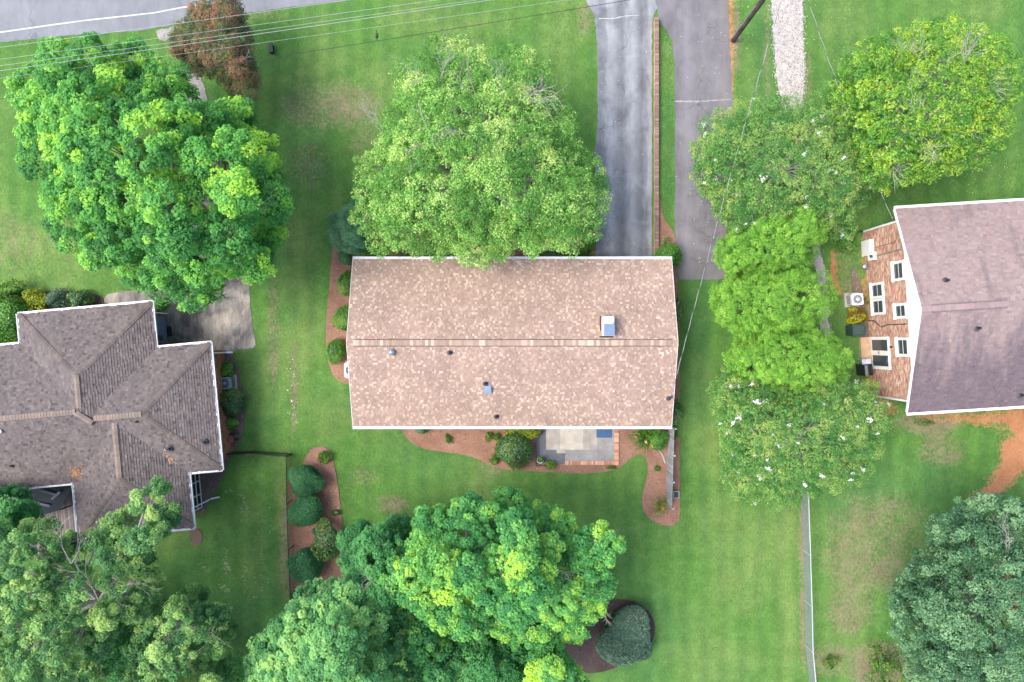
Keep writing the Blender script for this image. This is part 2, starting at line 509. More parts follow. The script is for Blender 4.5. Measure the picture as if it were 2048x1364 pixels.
PAVED = []
def sheet(name, pxpoly, mat, z=.02, smooth=0, rough=0.0, seed=1, depth=.12):
    pts = smooth_poly(pxpoly, smooth) if smooth else pxpoly
    w = [P2(*p) for p in pts]
    if rough: w = rough_poly(w, rough, .22, seed)
    PAVED.append(w)
    mb = MB(); mb.prism(w, z - depth, z)
    return struct(name, mb, mat), w

sheet('street', [(-900, -400), (-900, 205), (-300, 122), (0, 85), (100, 75), (171, 68), (266, 63), (350, 50), (495, 26), (600, 12), (690, 1), (760, -8), (1000, -38), (1150, -52), (1500, -70), (2200, -160), (2900, -250), (2900, -700), (-900, -700)], M['street'], .015, 0, .03, 3)
mb = MB()
edge_line = [(-300, 100), (0, 65), (90, 52), (171, 41), (308, 26), (360, 16), (500, -6), (800, -50)]
for (a, b) in zip(edge_line[:-1], edge_line[1:]):
    A, B = P(*a, .0), P(*b, .0)
    d = (B - A).normalized(); nrm = Vector((-d.y, d.x, 0)) * .04
    mb.face([(p.x, p.y, .0195) for p in (A - nrm, B - nrm, B + nrm, A + nrm)])
o = struct('street_edge_line', mb, M['paint_line'])

sheet('driveway_by_house', [(1150, -54), (1172, 0), (1190, 35), (1195, 110), (1196, 250), (1190, 300), (1192, 400), (1190, 530), (1304, 530), (1304, 60), (1306, 34), (1318, 12), (1335, -62)], M['drive_a'], .022, 0, .035, 5)
sheet('driveway_neighbour', [(1305, -62), (1312, 10), (1319, 42), (1333, 62), (1344, 85), (1349, 130), (1350, 300), (1349, 460), (1355, 560), (1452, 558), (1452, 480), (1462, 300), (1465, 220), (1463, 150), (1457, 40), (1455, 0), (1480, -75)], M['drive_b'], .027, 0, .035, 6)
mb = MB()
w_ = rough_poly([P2(1350, 201), P2(1400, 202), P2(1462, 197.5), P2(1462, 199.5), P2(1400, 204.5), P2(1350, 204)], .02, .12, 4)
mb.prism(w_, .02, .0295)
struct('driveway_joint', mb, plain('worn_joint', (.28, .27, .27), .9, var=.3, scale=5))
mb = MB()
mb.prism(rough_poly([P2(1197, 36.5), P2(1225, 37), P2(1250, 32), P2(1278, 30), P2(1278, 31.2), P2(1250, 33.2), P2(1225, 38.2), P2(1197, 37.7)], .015, .15, 6), .015, .0255)
struct('driveway_crack', mb, plain('filled_crack', (.42, .44, .46), .9, var=.2))
sheet('concrete_pad', [(318, 600), (360, 560), (420, 545), (497, 535), (500, 600), (504, 640), (512, 690), (506, 696), (430, 709), (316, 694)], M['concrete'], .025, 0, .012, 7)
sheet('concrete_walk', [(205, 605), (215, 588), (250, 582), (300, 578), (330, 560), (330, 605), (260, 612)], M['concrete'], .021, 0, .02, 8)
gm_ = plain('pale_gravel', (.27, .26, .245), .95, var=.3, fine=22, bmp=.5)
sheet('neighbour_drive_apron', [(312, 62), (350, 52), (346, 72), (330, 84), (318, 80)], gm_, .019, 0, .05, 9)
sheet('neighbour_gravel_drive', [(366, 138), (384, 142), (402, 152), (412, 185), (430, 300), (440, 400), (480, 540), (400, 550), (380, 400), (372, 230), (364, 165)], gm_, .019, 0, .06, 9)

# beds: rounded mounds of mulch with loose bark on top
def bed(name, pxpoly, mat, z=.05, seed=1, chips=55, smooth=2, ctones=None, cl=(.035, .1)):
    o, w = sheet(name, pxpoly, mat, z, smooth, .018, seed)
    wx = [p[0] for p in w]; wy = [p[1] for p in w]
    area = (max(wx) - min(wx)) * (max(wy) - min(wy))
    n = int(area * chips)
    r_ = np.random.default_rng(seed)
    X = r_.uniform(min(wx), max(wx), n); Y = r_.uniform(min(wy), max(wy), n)
    ok = poly_dist(X, Y, w) > .03
    cm = MB()
    tones = ctones or [(.34, .2, .14), (.24, .13, .09), (.16, .09, .065), (.42, .28, .2), (.30, .165, .12)]
    for x, y in zip(X[ok], Y[ok]):
        a = random.uniform(0, 6.28); l = random.uniform(*cl); wd = l * random.uniform(.25, .5)
        ca, sa = math.cos(a), math.sin(a); t1 = random.uniform(0, .02); t2 = random.uniform(0, .025)
        zz = z + .004
        cm.face([(x - ca * l / 2 + sa * wd / 2, y - sa * l / 2 - ca * wd / 2, zz), (x + ca * l / 2 + sa * wd / 2, y + sa * l / 2 - ca * wd / 2, zz + t1),
                 (x + ca * l / 2 - sa * wd / 2, y + sa * l / 2 + ca * wd / 2, zz + t1 + t2), (x - ca * l / 2 - sa * wd / 2, y - sa * l / 2 + ca * wd / 2, zz + t2)], random.choice(tones))
    c = cm.build('bark_chips', M['chip'], o)
    c['kind'] = 'stuff'
    return o

bed('mulch_bed_west', [(668, 470), (664, 505), (660, 560), (654, 620), (651, 680), (656, 725), (668, 755), (690, 768), (715, 770), (730, 700), (730, 470)], M['mulch'], .05, 21)
bed('mulch_bed_south', [(800, 845), (803, 862), (822, 886), (850, 899), (905, 906), (950, 914), (985, 933), (1020, 941), (1090, 943), (1160, 947), (1215, 944), (1244, 933), (1262, 914), (1278, 907), (1291, 914), (1297, 934), (1292, 960), (1283, 990), (1284, 1015), (1296, 1036), (1318, 1049), (1340, 1052), (1356, 1046), (1360, 1028), (1359, 940), (1359, 845), (1240, 840), (1000, 840)], M['mulch'], .05, 22)
bed('mulch_bed_east', [(1338, 520), (1357, 535), (1358, 700), (1359, 843), (1342, 843), (1330, 700)], M['mulch'], .049, 23)
bed('mulch_bed_drive', [(1317, 395), (1322, 400), (1324, 432), (1336, 450), (1348, 466), (1352, 500), (1354, 530), (1310, 535), (1312, 480)], M['mulch'], .05, 24, smooth=1)
bed('mulch_bed_fence', [(577, 930), (600, 938), (612, 915), (622, 898), (640, 892), (656, 897), (666, 915), (674, 955), (681, 1005), (686, 1060), (690, 1120), (694, 1185), (660, 1210), (584, 1215), (580, 1080)], M['mulch'], .05, 25, smooth=1)
bed('mulch_ring_corner', [(1110, 1330), (1120, 1260), (1200, 1205), (1250, 1195), (1295, 1215), (1313, 1250), (1300, 1300), (1240, 1335), (1170, 1350)], M['dark_mulch'], .05, 26, ctones=[(.09, .07, .065), (.13, .1, .09), (.06, .048, .045)])
bed('bed_left_house', [(432, 712), (462, 705), (474, 725), (482, 770), (493, 800), (490, 850), (478, 890), (452, 905), (438, 910)], M['leaf_litter'], .04, 27, ctones=[(.2, .155, .13), (.12, .09, .075), (.28, .23, .19)])
bed('bed_left_porch', [(396, 943), (452, 903), (468, 905), (440, 965), (415, 1010), (405, 1032), (396, 1030)], M['leaf_litter'], .04, 28, ctones=[(.2, .155, .13), (.12, .09, .075), (.28, .23, .19)])
bed('bed_left_steps', [(378, 1056), (404, 1058), (405, 1088), (382, 1092)], M['leaf_litter'], .04, 32, smooth=1, ctones=[(.26, .15, .1), (.14, .08, .06)])
bed('bed_left_front', [(40, 640), (60, 585), (120, 580), (205, 588), (212, 615)], M['dark_mulch'], .04, 29, ctones=[(.09, .07, .065), (.13, .1, .09)])
bed('mulch_under_front_tree', [(700, 430), (1190, 440), (1190, 530), (700, 530)], M['mulch'], .045, 30, smooth=1, chips=12)
bed('litter_right_house', [(1700, 520), (1722, 560), (1735, 640), (1742, 700), (1726, 690), (1705, 600)], M['leaf_litter'], .03, 31, ctones=[(.35, .28, .22), (.2, .15, .12)])

# white gravel drive: loose stones over a pale base
def gravel(name, pxpoly, dens, tones, seed, base):
    o, w = sheet(name, pxpoly, base, .018, 0, .07, seed)
    wx = [p[0] for p in w]; wy = [p[1] for p in w]
    r_ = np.random.default_rng(seed)
    n = int((max(wx) - min(wx)) * (max(wy) - min(wy)) * dens)
    X = r_.uniform(min(wx) - .25, max(wx) + .25, n); Y = r_.uniform(min(wy), max(wy) + .1, n)
    d = poly_dist(X, Y, w)
    ok = d > r_.uniform(-.22, .1, n)
    g = MB()
    for x, y in zip(X[ok], Y[ok]):
        s_ = random.uniform(.018, .05); a = random.uniform(0, 6.28); k = random.uniform(.6, 1)
        c_ = random.choice(tones)
        pts = [(x + s_ * math.cos(a + i * 1.5708) * (k if i % 2 else 1), y + s_ * math.sin(a + i * 1.5708) * (k if i % 2 else 1), .016) for i in range(4)]
        top = (x + random.uniform(-.3, .3) * s_, y + random.uniform(-.3, .3) * s_, .018 + s_ * .8)
        g.mesh(pts + [top], [(0, 1, 4), (1, 2, 4), (2, 3, 4), (3, 0, 4)], c_)
    s_ = g.build('gravel_stones', M['chip'], o); s_['kind'] = 'stuff'
gravel('gravel_drive', [(1542, -60), (1606, -60), (1606, 60), (1609, 130), (1606, 200), (1600, 230), (1565, 230), (1552, 150), (1547, 70)], 420,
       [(.48, .47, .46), (.56, .55, .54), (.38, .355, .335), (.21, .175, .15), (.50, .475, .455)], 41, plain('white_gravel_base', (.38, .36, .345), .95, var=.3, fine=26, bmp=.6))
gravel('gravel_path', [(1622, 475), (1636, 480), (1650, 540), (1656, 620), (1662, 680), (1644, 680), (1632, 560)], 200,
       [(.42, .41, .42), (.5, .48, .48), (.3, .27, .26)], 42, plain('grey_gravel_base', (.33, .31, .31), .95, var=.25, fine=26, bmp=.6))

# ------------------------------------------------------------------ roofs
def shingles(mb, O, U, V, D, u0, u1, pitch, expo, tab, tones, thick=.012, seed=1):
    """rows of single shingle tabs on a slope. O: eave start in plan, U: along the eave, V: up-slope in plan,
    D: plan depth, u0/u1: limits of the row as functions of the plan distance d"""
    r_ = random.Random(seed)
    O, U, V = Vector(O), Vector(U), Vector(V)
    cs = 1 / math.sqrt(1 + pitch * pitch)
    step = expo * cs
    Nn = Vector((-V.x * pitch, -V.y * pitch, 1)).normalized()
    def pt(u, d, h): 
        p = O + U * u + V * d
        return (p.x + Nn.x * h, p.y + Nn.y * h, O.z + d * pitch + Nn.z * h)
    n = int(math.ceil(D / step - 1e-6))
    for k in range(n):
        d0, d1 = k * step - (.02 if k == 0 else 0), min((k + 1) * step, D)
        a0, a1, b0, b1 = u0(max(d0, 0)), u1(max(d0, 0)), u0(d1), u1(d1)
        lo, hi = min(a0, b0), max(a1, b1)
        if hi - lo < .02: continue
        u = lo - r_.uniform(0, tab[0])
        while u < hi:
            w = r_.uniform(*tab); e = u + w
            ua, ue = min(max(u, a0), a1), min(max(e, a0), a1)
            va, ve = min(max(u, b0), b1), min(max(e, b0), b1)
            if ue - ua > .003 or ve - va > .003:
                t = thick * r_.uniform(.6, 1.5)
                c = tones(r_, u, k)
                mb.face([pt(ua, d0, t), pt(ue, d0, t), pt(ve, d1, .004), pt(va, d1, .004)], c)
                mb.face([pt(ua, d0, -.002), pt(ue, d0, -.002), pt(ue, d0, t), pt(ua, d0, t)], c)
            u = e

def pick(r_, table):
    x = r_.random() * sum(w for w, _ in table)
    for w, c in table:
        x -= w
        if x <= 0: break
    k = r_.uniform(.9, 1.1)
    return [v * k for v in c]

def cap_mesh(name, length, half, drop, thick, tone):
    m = MB()
    l = length / 2
    for sgn in (1, -1):
        a = [(-l, 0, thick), (l, 0, thick * .6), (l, sgn * half, -drop + thick * .6), (-l, sgn * half, -drop + thick)]
        if sgn < 0: a.reverse()
        m.face(a, tone)
        e = [(-l, sgn * half, -drop + thick), (l, sgn * half, -drop + thick * .6), (l, sgn * half, -drop - .02), (-l, sgn * half, -drop - .02)]
        if sgn > 0: e.reverse()
        m.face(e, tone)
    m.face([(-l, half, -drop + thick), (-l, 0, thick), (-l, -half, -drop + thick), (-l, -half, -drop - .02), (-l, half, -drop - .02)], tone)
    return m.data(name, M['shingle'])

def caps(parent, a, b, meshes, length, lift=.012, seed=1, name='ridge_cap'):
    r_ = random.Random(seed)
    a, b = Vector(a), Vector(b)
    L = (b - a).length; n = max(1, int(round(L / length)))
    d = (b - a).normalized()
    y = Vector((0, 0, 1)).cross(d).normalized(); z = d.cross(y)
    rot = Matrix((d, y, z)).transposed().to_4x4()
    for i in range(n):
        o = link(name, r_.choice(meshes), parent)
        p = a + d * (L * (i + .5) / n) + z * lift
        o.matrix_local = Matrix.Translation(p) @ rot
        o.scale = (L / n / length, 1, 1)

def brick_wall(parent, a, b, z0, z1, out, holes=(), name='brickwork', tones=None, seed=1):
    """every brick of a wall face from a to b (plan points), facing 'out'"""
    r_ = random.Random(seed)
    a, b, out = Vector((a[0], a[1], 0)), Vector((b[0], b[1], 0)), Vector((out[0], out[1], 0)).normalized()
    L = (b - a).length; d = (b - a) / L
    tones = tones or [(3, (.36, .15, .095)), (3, (.42, .20, .13)), (2, (.30, .12, .08)), (2, (.47, .27, .19)), (1, (.52, .36, .28)), (1, (.22, .10, .08))]
    bl, bh, j = .205, .062, .012
    mb = MB()
    def slab(u0, u1, z0_, z1_, t):
        h = r_.uniform(.008, .014); c = pick(r_, tones)
        q = lambda u, z, o_: tuple(a + d * u + out * o_ + Vector((0, 0, z)))
        f = [q(u0, z0_, h), q(u1, z0_, h), q(u1, z1_, h), q(u0, z1_, h)]
        g = [q(u0, z0_, 0), q(u1, z0_, 0), q(u1, z1_, 0), q(u0, z1_, 0)]
        mb.mesh(f + g, [(0, 1, 2, 3), (3, 2, 6, 7), (4, 5, 1, 0), (0, 3, 7, 4), (2, 1, 5, 6)], c)
    k = 0; z = z0
    while z + bh <= z1 + .001:
        u = -(k % 2) * (bl + j) / 2
        while u < L:
            u0, u1 = max(u, 0), min(u + bl, L)
            segs = [(u0, u1)]
            for (h0, h1, g0, g1) in holes:
                if z + bh > g0 and z < g1:
                    ns = []
                    for s0, s1 in segs:
                        if s1 <= h0 or s0 >= h1: ns.append((s0, s1))
                        else:
                            if s0 < h0: ns.append((s0, h0))
                            if s1 > h1: ns.append((h1, s1))
                    segs = ns
            for s0, s1 in segs:
                if s1 - s0 > .02: slab(s0, s1, z, z + bh, 0)
            u += bl + j
        z += bh + j; k += 1
    o = mb.build(name, M['brick'], parent)
    o['kind'] = 'stuff'
    return o

# ------------------------------------------------------------------ main house
HE, HR = 2.75, 4.2
hx, hy = 8.925, 4.69
house = empty('ranch_house', (.014, -.098, 0), 0, 'long ranch house under a tan and brown speckled gable roof', 'house')
PIT = (HR - HE) / hy
mb = MB()
wx, wy = hx - .42, hy - .5
mb.prism([(-wx, -wy), (wx, -wy), (wx, wy), (-wx, wy)], -.05, HE - .06)
for s in (-1, 1):
    mb.face([(s * wx, -wy, HE - .06), (s * wx, wy, HE - .06), (s * wx, 0, HR - .16)])
mb.build('wall', plain('house_brick_wall', (.33, .16, .11), .9, var=.3, fine=22), house)
mb = MB()     # roof deck with soffit
v = [(-hx, -hy, HE - .1), (hx, -hy, HE - .1), (hx, hy, HE - .1), (-hx, hy, HE - .1), (-hx, -hy, HE - .01), (hx, -hy, HE - .01), (hx, hy, HE - .01), (-hx, hy, HE - .01), (-hx, 0, HR - .01), (hx, 0, HR - .01)]
mb.mesh(v, [(3, 2, 1, 0), (0, 1, 5, 4), (2, 3, 7, 6), (4, 5, 9, 8), (6, 7, 8, 9), (1, 2, 6, 9, 5), (3, 0, 4, 8, 7)])
roof = mb.build('roof', M['white'], house)
main_tab = [(36, (0.287, 0.209, 0.170)), (26, (0.310, 0.227, 0.185)), (14, (0.268, 0.195, 0.161)), (9, (0.412, 0.321, 0.256)), (12, (0.358, 0.271, 0.218)), (6, (0.319, 0.220, 0.181)), (4, (0.460, 0.369, 0.294))]
tone_main = lambda r_, u, k: pick(r_, main_tab)
mb = MB()
shingles(mb, (-hx, -hy, HE), (1, 0, 0), (0, 1, 0), hy, lambda d: -.02, lambda d: 2 * hx + .02, PIT, .122, (.075, .145), tone_main, .015, 3)
shingles(mb, (hx, hy, HE), (-1, 0, 0), (0, -1, 0), hy, lambda d: -.02, lambda d: 2 * hx + .02, PIT, .122, (.075, .145), tone_main, .015, 4)
o = mb.build('shingles', M['shingle'], roof); o['kind'] = 'stuff'
cm = [cap_mesh('ridge_cap', .162, .155, .155 * PIT, .02, t) for t in ((.30, .22, .178), (.33, .245, .197), (.43, .34, .27), (.28, .205, .168), (.48, .40, .32), (.31, .228, .185), (.36, .27, .215))]
caps(house, (-hx + .34, 0, HR + .045), (hx - .34, 0, HR + .045), cm, .162, .0, 5)
mb = MB()     # dark vent slots under the ridge caps
for s in (-1, 1):
    mb.beam((-hx + .34, s * .178, HR + .014 - .178 * PIT), (hx - .34, s * .178, HR + .014 - .178 * PIT), .03, .05)
mb.build('ridge_vent', plain('dark_brown_vent', (.07, .055, .05), .8), house)
for s in (-1, 1):
    mb = MB()
    y = s * (hy + .065)
    mb.beam((-hx - .02, y, HE - .055), (hx + .02, y, HE - .055), .13, .015)
    mb.beam((-hx - .02, y + s * .06, HE - .01), (hx + .02, y + s * .06, HE - .01), .022, .1)
    mb.beam((-hx - .02, y - s * .055, HE - .015), (hx + .02, y - s * .055, HE - .015), .02, .085)
    for e in (-1, 1): mb.box(e * (hx + .018), y, HE - .02, .01, .13, .09)
    for k in range(24): mb.box(-hx + .3 + k * .755, y, HE + .028, .03, .10, .012)
    mb.build('gutter', M['gutter'], house)
for sx in (-1, 1):
    for sy in (-1, 1):
        mb = MB()
        mb.beam((sx * (hx + .012), sy * (hy + .0), HE - .055), (sx * (hx + .012), sy * .0, HR - .055), .022, .14)
        mb.build('rake_board', M['gutter'], house)

def on_roof(px, py):
    """point on the main roof under a pixel, in house coordinates"""
    z = 3.5
    for _ in range(12):
        p = P(px, py, z); z = HR - abs(p.y + .098) * PIT
    return Vector((p.x - .014, p.y + .098, z))

# chimney
c = on_roof(1212, 652)
chim = MB()
cz = c.z
cx, cy = c.x + .02, c.y - .02
body_top = cz + .75
tb = [(3, (.50, .37, .31)), (3, (.56, .44, .37)), (2, (.44, .30, .25)), (1, (.62, .52, .45))]
chim.box(cx, cy, (cz - .5 + body_top) / 2, .56, .98, body_top - cz + .5)
chimney = chim.build('chimney', M['mortar'], house)
for (a, b, out) in (((cx - .285, cy + .5), (cx - .285, cy - .5), (-1, 0)), ((cx - .285, cy - .5), (cx + .285, cy - .5), (0, -1)), ((cx + .285, cy - .5), (cx + .285, cy + .5), (1, 0)), ((cx + .285, cy + .5), (cx - .285, cy + .5), (0, 1))):
    brick_wall(chimney, a, b, cz - .35, body_top, out, tones=tb, seed=8)
mb = MB(); mb.box(cx, cy, body_top + .03, .64, 1.06, .06, taper=.94); mb.box(cx + .05, cy + .25, body_top + .1, .36, .36, .09, taper=.9)
mb.build('chimney_crown', plain('white_cement', (.62, .62, .62), .9, var=.15, scale=6), chimney)
mb = MB()
mb.box(cx + .02, cy - .2, body_top + .25, .56, .62, .025)
for dx in (-.24, .24):
    for dy in (-.26, .26): mb.box(cx + .02 + dx, cy - .2 + dy, body_top + .15, .02, .02, .19)
mb.build('chimney_cap', M['blue_metal'], chimney)
mb = MB()
mb.box(cx - .02, cy - .58, cz + .12, .76, .1, .16); 
mb.box(cx - .33, cy, cz + .03, .06, 1.1, .12); mb.box(cx + .33, cy, cz + .03, .06, 1.1, .12)
mb.build('flashing', M['black'], chimney)

def pipe_vent(px, py, parent, loc=None):
    p = on_roof(px, py) if loc is None else Vector(loc)
    m = MB()
    m.lathe(p.x, p.y, [(.17, p.z - .08), (.165, p.z + .012), (.10, p.z + .045), (.075, p.z + .1)], 12)
    o_ = m.build('vent_pipe', M['dark_pipe'], parent)
    m = MB()
    m.lathe(p.x, p.y, [(.055, p.z), (.055, p.z + .30), (.038, p.z + .30), (.038, p.z + .1)], 12)
    m.build('pipe_stack', M['black'], o_)
for q in ((900, 704.5), (971, 766.5), (993, 832)): pipe_vent(*q, house)
p = on_roof(784, 704)
mb = MB()
mb.lathe(p.x, p.y, [(.1, p.z - .05), (.1, p.z + .12), (.17, p.z + .12), (.185, p.z + .15), (.17, p.z + .2), (.12, p.z + .26), (.05, p.z + .3), (.01, p.z + .31)], 20)
mb.box(p.x, p.y, p.z + .0, .36, .36, .015)
mb.build('dome_vent', M['steel'], house, True)
p = on_roof(976, 777)
mb = MB()
mb.box(p.x, p.y, p.z + .07, .30, .30, .2, taper=.92); mb.box(p.x, p.y - .03, p.z + .18, .36, .38, .035); mb.box(p.x, p.y - .05, p.z + .0, .44, .46, .02)
mb.build('box_vent', M['blue_metal'], house)
p = on_roof(1337, 796)
mb = MB()
mb.tube([(p.x, p.y, p.z - .2), (p.x, p.y, p.z + .55), (p.x + .03, p.y + .08, p.z + .66), (p.x + .02, p.y + .17, p.z + .60)], [.035, .035, .05, .06], 8)
mb.lathe(p.x, p.y, [(.16, p.z - .06), (.15, p.z + .02), (.06, p.z + .06), (.05, p.z + .12)], 12)
mb.build('service_mast', M['dark_pipe'], house)
MAST = Vector((p.x + .014 + .02, p.y - .098 + .17, p.z + .58))

# ------------------------------------------------------------------ left neighbour: hip roof with three wings
LH = empty('hip_roof_house', (P(420, 686, 2.75).x, P(420, 686, 2.75).y, 0), R(5.2), 'brown brick house under a grey brown hip roof with three wings', 'house')
LP = .35; LE = 2.75
left_tab = [(34, (.122, .105, .106)), (26, (.137, .118, .117)), (18, (.110, .096, .098)), (7, (.080, .071, .075)), (10, (.158, .136, .131)), (4, (.130, .108, .102))]
tone_left = lambda r_, u, k: pick(r_, left_tab)
def hip_wing(x0, x1, y0, y1, hips, seed):
    """hips: which of W, E, S, N ends slope"""
    along_x = 'W' in hips or 'E' in hips
    w = (y1 - y0) / 2 if along_x else (x1 - x0) / 2
    z = LE; zt = LE + w * LP
    solid = MB(); sh = MB()
    if along_x:
        ym = (y0 + y1) / 2; xl = x0 + (w if 'W' in hips else 0); xr = x1 - (w if 'E' in hips else 0)
        v = [(x0, y0, z), (x1, y0, z), (x1, y1, z), (x0, y1, z), (xl, ym, zt), (xr, ym, zt)]
        solid.mesh(v, [(3, 2, 1, 0), (0, 1, 5, 4), (2, 3, 4, 5), (1, 2, 5), (3, 0, 4)])
        L = x1 - x0
        lf = (lambda d: d) if 'W' in hips else (lambda d: 0.0)
        rf = (lambda d: L - d) if 'E' in hips else (lambda d: L)
        shingles(sh, (x0, y0, z), (1, 0, 0), (0, 1, 0), w, lf, rf, LP, .14, (.10, .20), tone_left, .024, seed)
        shingles(sh, (x1, y1, z), (-1, 0, 0), (0, -1, 0), w, (lambda d: L - rf(d)), (lambda d: L - lf(d)), LP, .14, (.10, .20), tone_left, .024, seed + 1)
        if 'E' in hips: shingles(sh, (x1, y0, z), (0, 1, 0), (-1, 0, 0), w, lambda d: d, lambda d: y1 - y0 - d, LP, .14, (.10, .20), tone_left, .024, seed + 2)
        if 'W' in hips: shingles(sh, (x0, y1, z), (0, -1, 0), (1, 0, 0), w, lambda d: d, lambda d: y1 - y0 - d, LP, .14, (.10, .20), tone_left, .024, seed + 3)
        ridge = ((xl, ym, zt), (xr, ym, zt))
    else:
        xm = (x0 + x1) / 2; yb = y0 + (w if 'S' in hips else 0); yt = y1 - (w if 'N' in hips else 0)
        v = [(x0, y0, z), (x1, y0, z), (x1, y1, z), (x0, y1, z), (xm, yb, zt), (xm, yt, zt)]
        solid.mesh(v, [(3, 2, 1, 0), (1, 2, 5, 4), (3, 0, 4, 5), (0, 1, 4), (2, 3, 5)])
        L = y1 - y0
        lf = (lambda d: d) if 'S' in hips else (lambda d: 0.0)
        rf = (lambda d: L - d) if 'N' in hips else (lambda d: L)
        shingles(sh, (x1, y0, z), (0, 1, 0), (-1, 0, 0), w, lf, rf, LP, .14, (.10, .20), tone_left, .024, seed)
        shingles(sh, (x0, y1, z), (0, -1, 0), (1, 0, 0), w, (lambda d: L - rf(d)), (lambda d: L - lf(d)), LP, .14, (.10, .20), tone_left, .024, seed + 1)
        if 'S' in hips: shingles(sh, (x0, y0, z), (1, 0, 0), (0, 1, 0), w, lambda d: d, lambda d: x1 - x0 - d, LP, .14, (.10, .20), tone_left, .024, seed + 2)
        if 'N' in hips: shingles(sh, (x1, y1, z), (-1, 0, 0), (0, -1, 0), w, lambda d: d, lambda d: x1 - x0 - d, LP, .14, (.10, .20), tone_left, .024, seed + 3)
        ridge = ((xm, yb, zt), (xm, yt, zt))
    solid.v = [(a, b, c - .006) for a, b, c in solid.v]
    r_o = solid.build('roof', M['white'], LH)
    s_o = sh.build('shingles', M['shingle'], r_o); s_o['kind'] = 'stuff'
    return ridge
hip_wing(-6.0, 0, -7.1, 0, 'E', 50)
hip_wing(-17, -2.98, -7.1, .91, 'E', 60)
hip_wing(-10.55, -3.05, -3.0, 2.57, 'N', 70)
hip_wing(-8.31, -1.86, -10.2, -3.8, 'S', 80)
dk = [cap_mesh('hip_cap', .17, .15, .035, .02, t) for t in ((.135, .112, .105), (.12, .10, .096), (.15, .125, .115), (.11, .094, .09))]
tn = [cap_mesh('ridge_cap', .17, .15, .045, .03, t) for t in ((.19, .155, .135), (.205, .165, .145), (.175, .145, .13), (.22, .175, .15))]
zm1 = LE + 3.55 * LP; zm2 = LE + 4.005 * LP; zt_ = LE + 3.75 * LP; zl = LE + 3.225 * LP
caps(LH, (0, 0, LE + .03), (-3.55, -3.55, zm1), dk, .17, .012, 1, 'hip_cap')
caps(LH, (0, -7.1, LE + .03), (-3.55, -3.55, zm1), dk, .17, .012, 2, 'hip_cap')
caps(LH, (-10.55, 2.57, LE + .03), (-6.8, -1.18, zt_), dk, .17, .012, 3, 'hip_cap')
caps(LH, (-3.05, 2.57, LE + .03), (-6.8, -1.18, zt_), dk, .17, .012, 4, 'hip_cap')
caps(LH, (-1.86, -10.2, LE + .03), (-5.085, -6.975, zl), dk, .17, .012, 5, 'hip_cap')
caps(LH, (-8.31, -10.2, LE + .03), (-5.085, -6.975, zl), dk, .17, .012, 6, 'hip_cap')
caps(LH, (-6.8, -1.1, zt_ + .02), (-6.8, -2.95, zt_ + .02), tn, .17, .012, 7)
caps(LH, (-3.5, -3.55, zm1 + .02), (-6.1, -3.55, zm1 + .02), tn, .17, .012, 8)
caps(LH, (-6.95, -3.095, zm2 + .02), (-16.5, -3.095, zm2 + .02), tn, .17, .012, 9)
caps(LH, (-6.95, -3.15, zm2 + .01), (-6.2, -3.8, zm1 + .01), tn, .17, .012, 12)
caps(LH, (-5.085, -6.9, zl + .02), (-5.085, -3.9, zl + .02), tn, .17, .012, 10)
for (a, b) in (((-16, .91), (-10.55, .91)), ((-10.55, .91), (-10.55, 2.57)), ((-10.55, 2.57), (-3.05, 2.57)), ((-3.05, 2.57), (-3.05, 0)), ((-3.05, 0), (0, 0)), ((0, 0), (0, -7.1)),
               ((0, -7.1), (-1.86, -7.1)), ((-1.86, -7.1), (-1.86, -10.2)), ((-1.86, -10.2), (-8.31, -10.2)), ((-8.31, -10.2), (-8.31, -7.1)), ((-8.31, -7.1), (-16, -7.1))):
    A, B = Vector((a[0], a[1], 0)), Vector((b[0], b[1], 0)); d = (B - A).normalized(); nrm = Vector((-d.y, d.x, 0))
    mb = MB()
    A = A - d * .05; B = B + d * .05
    mb.beam(A + nrm * .06 + Vector((0, 0, LE - .07)), B + nrm * .06 + Vector((0, 0, LE - .07)), .11, .015)
    mb.beam(A + nrm * .115 + Vector((0, 0, LE - .03)), B + nrm * .115 + Vector((0, 0, LE - .03)), .025, .1)
    mb.beam(A + nrm * .012 + Vector((0, 0, LE - .045)), B + nrm * .012 + Vector((0, 0, LE - .045)), .024, .12)
    mb.build('gutter', M['gutter'], LH)
mb = MB()
mb.prism([(-17, -6.7), (-.42, -6.7), (-.42, -.4), (-17, -.4)], -.05, LE - .03)
mb.prism([(-10.2, -1), (-3.75, -1), (-3.75, 2.2), (-10.2, 2.2)], -.05, LE - .031)
mb.prism([(-7.95, -9.85), (-2.6, -9.85), (-2.6, -6), (-7.95, -6)], -.05, LE - .032)
mb.build('wall', plain('left_brick_wall', (.25, .12, .09), .9, var=.3, fine=22), LH)
brick_wall(LH, (-.415, -6.7), (-.415, -.4), 0, LE - .06, (1, 0), seed=14, tones=[(3, (.30, .125, .085)), (3, (.25, .10, .07)), (2, (.36, .18, .12)), (1, (.18, .085, .065))])
brick_wall(LH, (-3.745, -.42), (-3.745, 2.2), 0, LE - .06, (1, 0), seed=15, holes=[(.7, 2.35, .1, 2.3)], tones=[(3, (.30, .145, .095)), (3, (.25, .11, .08)), (2, (.36, .2, .14))])
mb = MB(); mb.box(-3.70, 1.15, 1.2, .06, 1.6, 2.15); 
d = mb.build('front_door', M['blue_metal'], LH)
mb = MB(); mb.box(-3.66, .62, 1.4, .03, .32, 1.4); mb.build('pane', M['glass'], d)
mb = MB(); mb.box(-3.64, .98, 1.05, .06, .03, .12); mb.build('handle', M['steel'], d)
mb = MB(); mb.beam((-3.55, 2.08, .2), (-3.55, 2.08, LE - .1), .09, .07); mb.build('downspout', M['gutter'], LH)
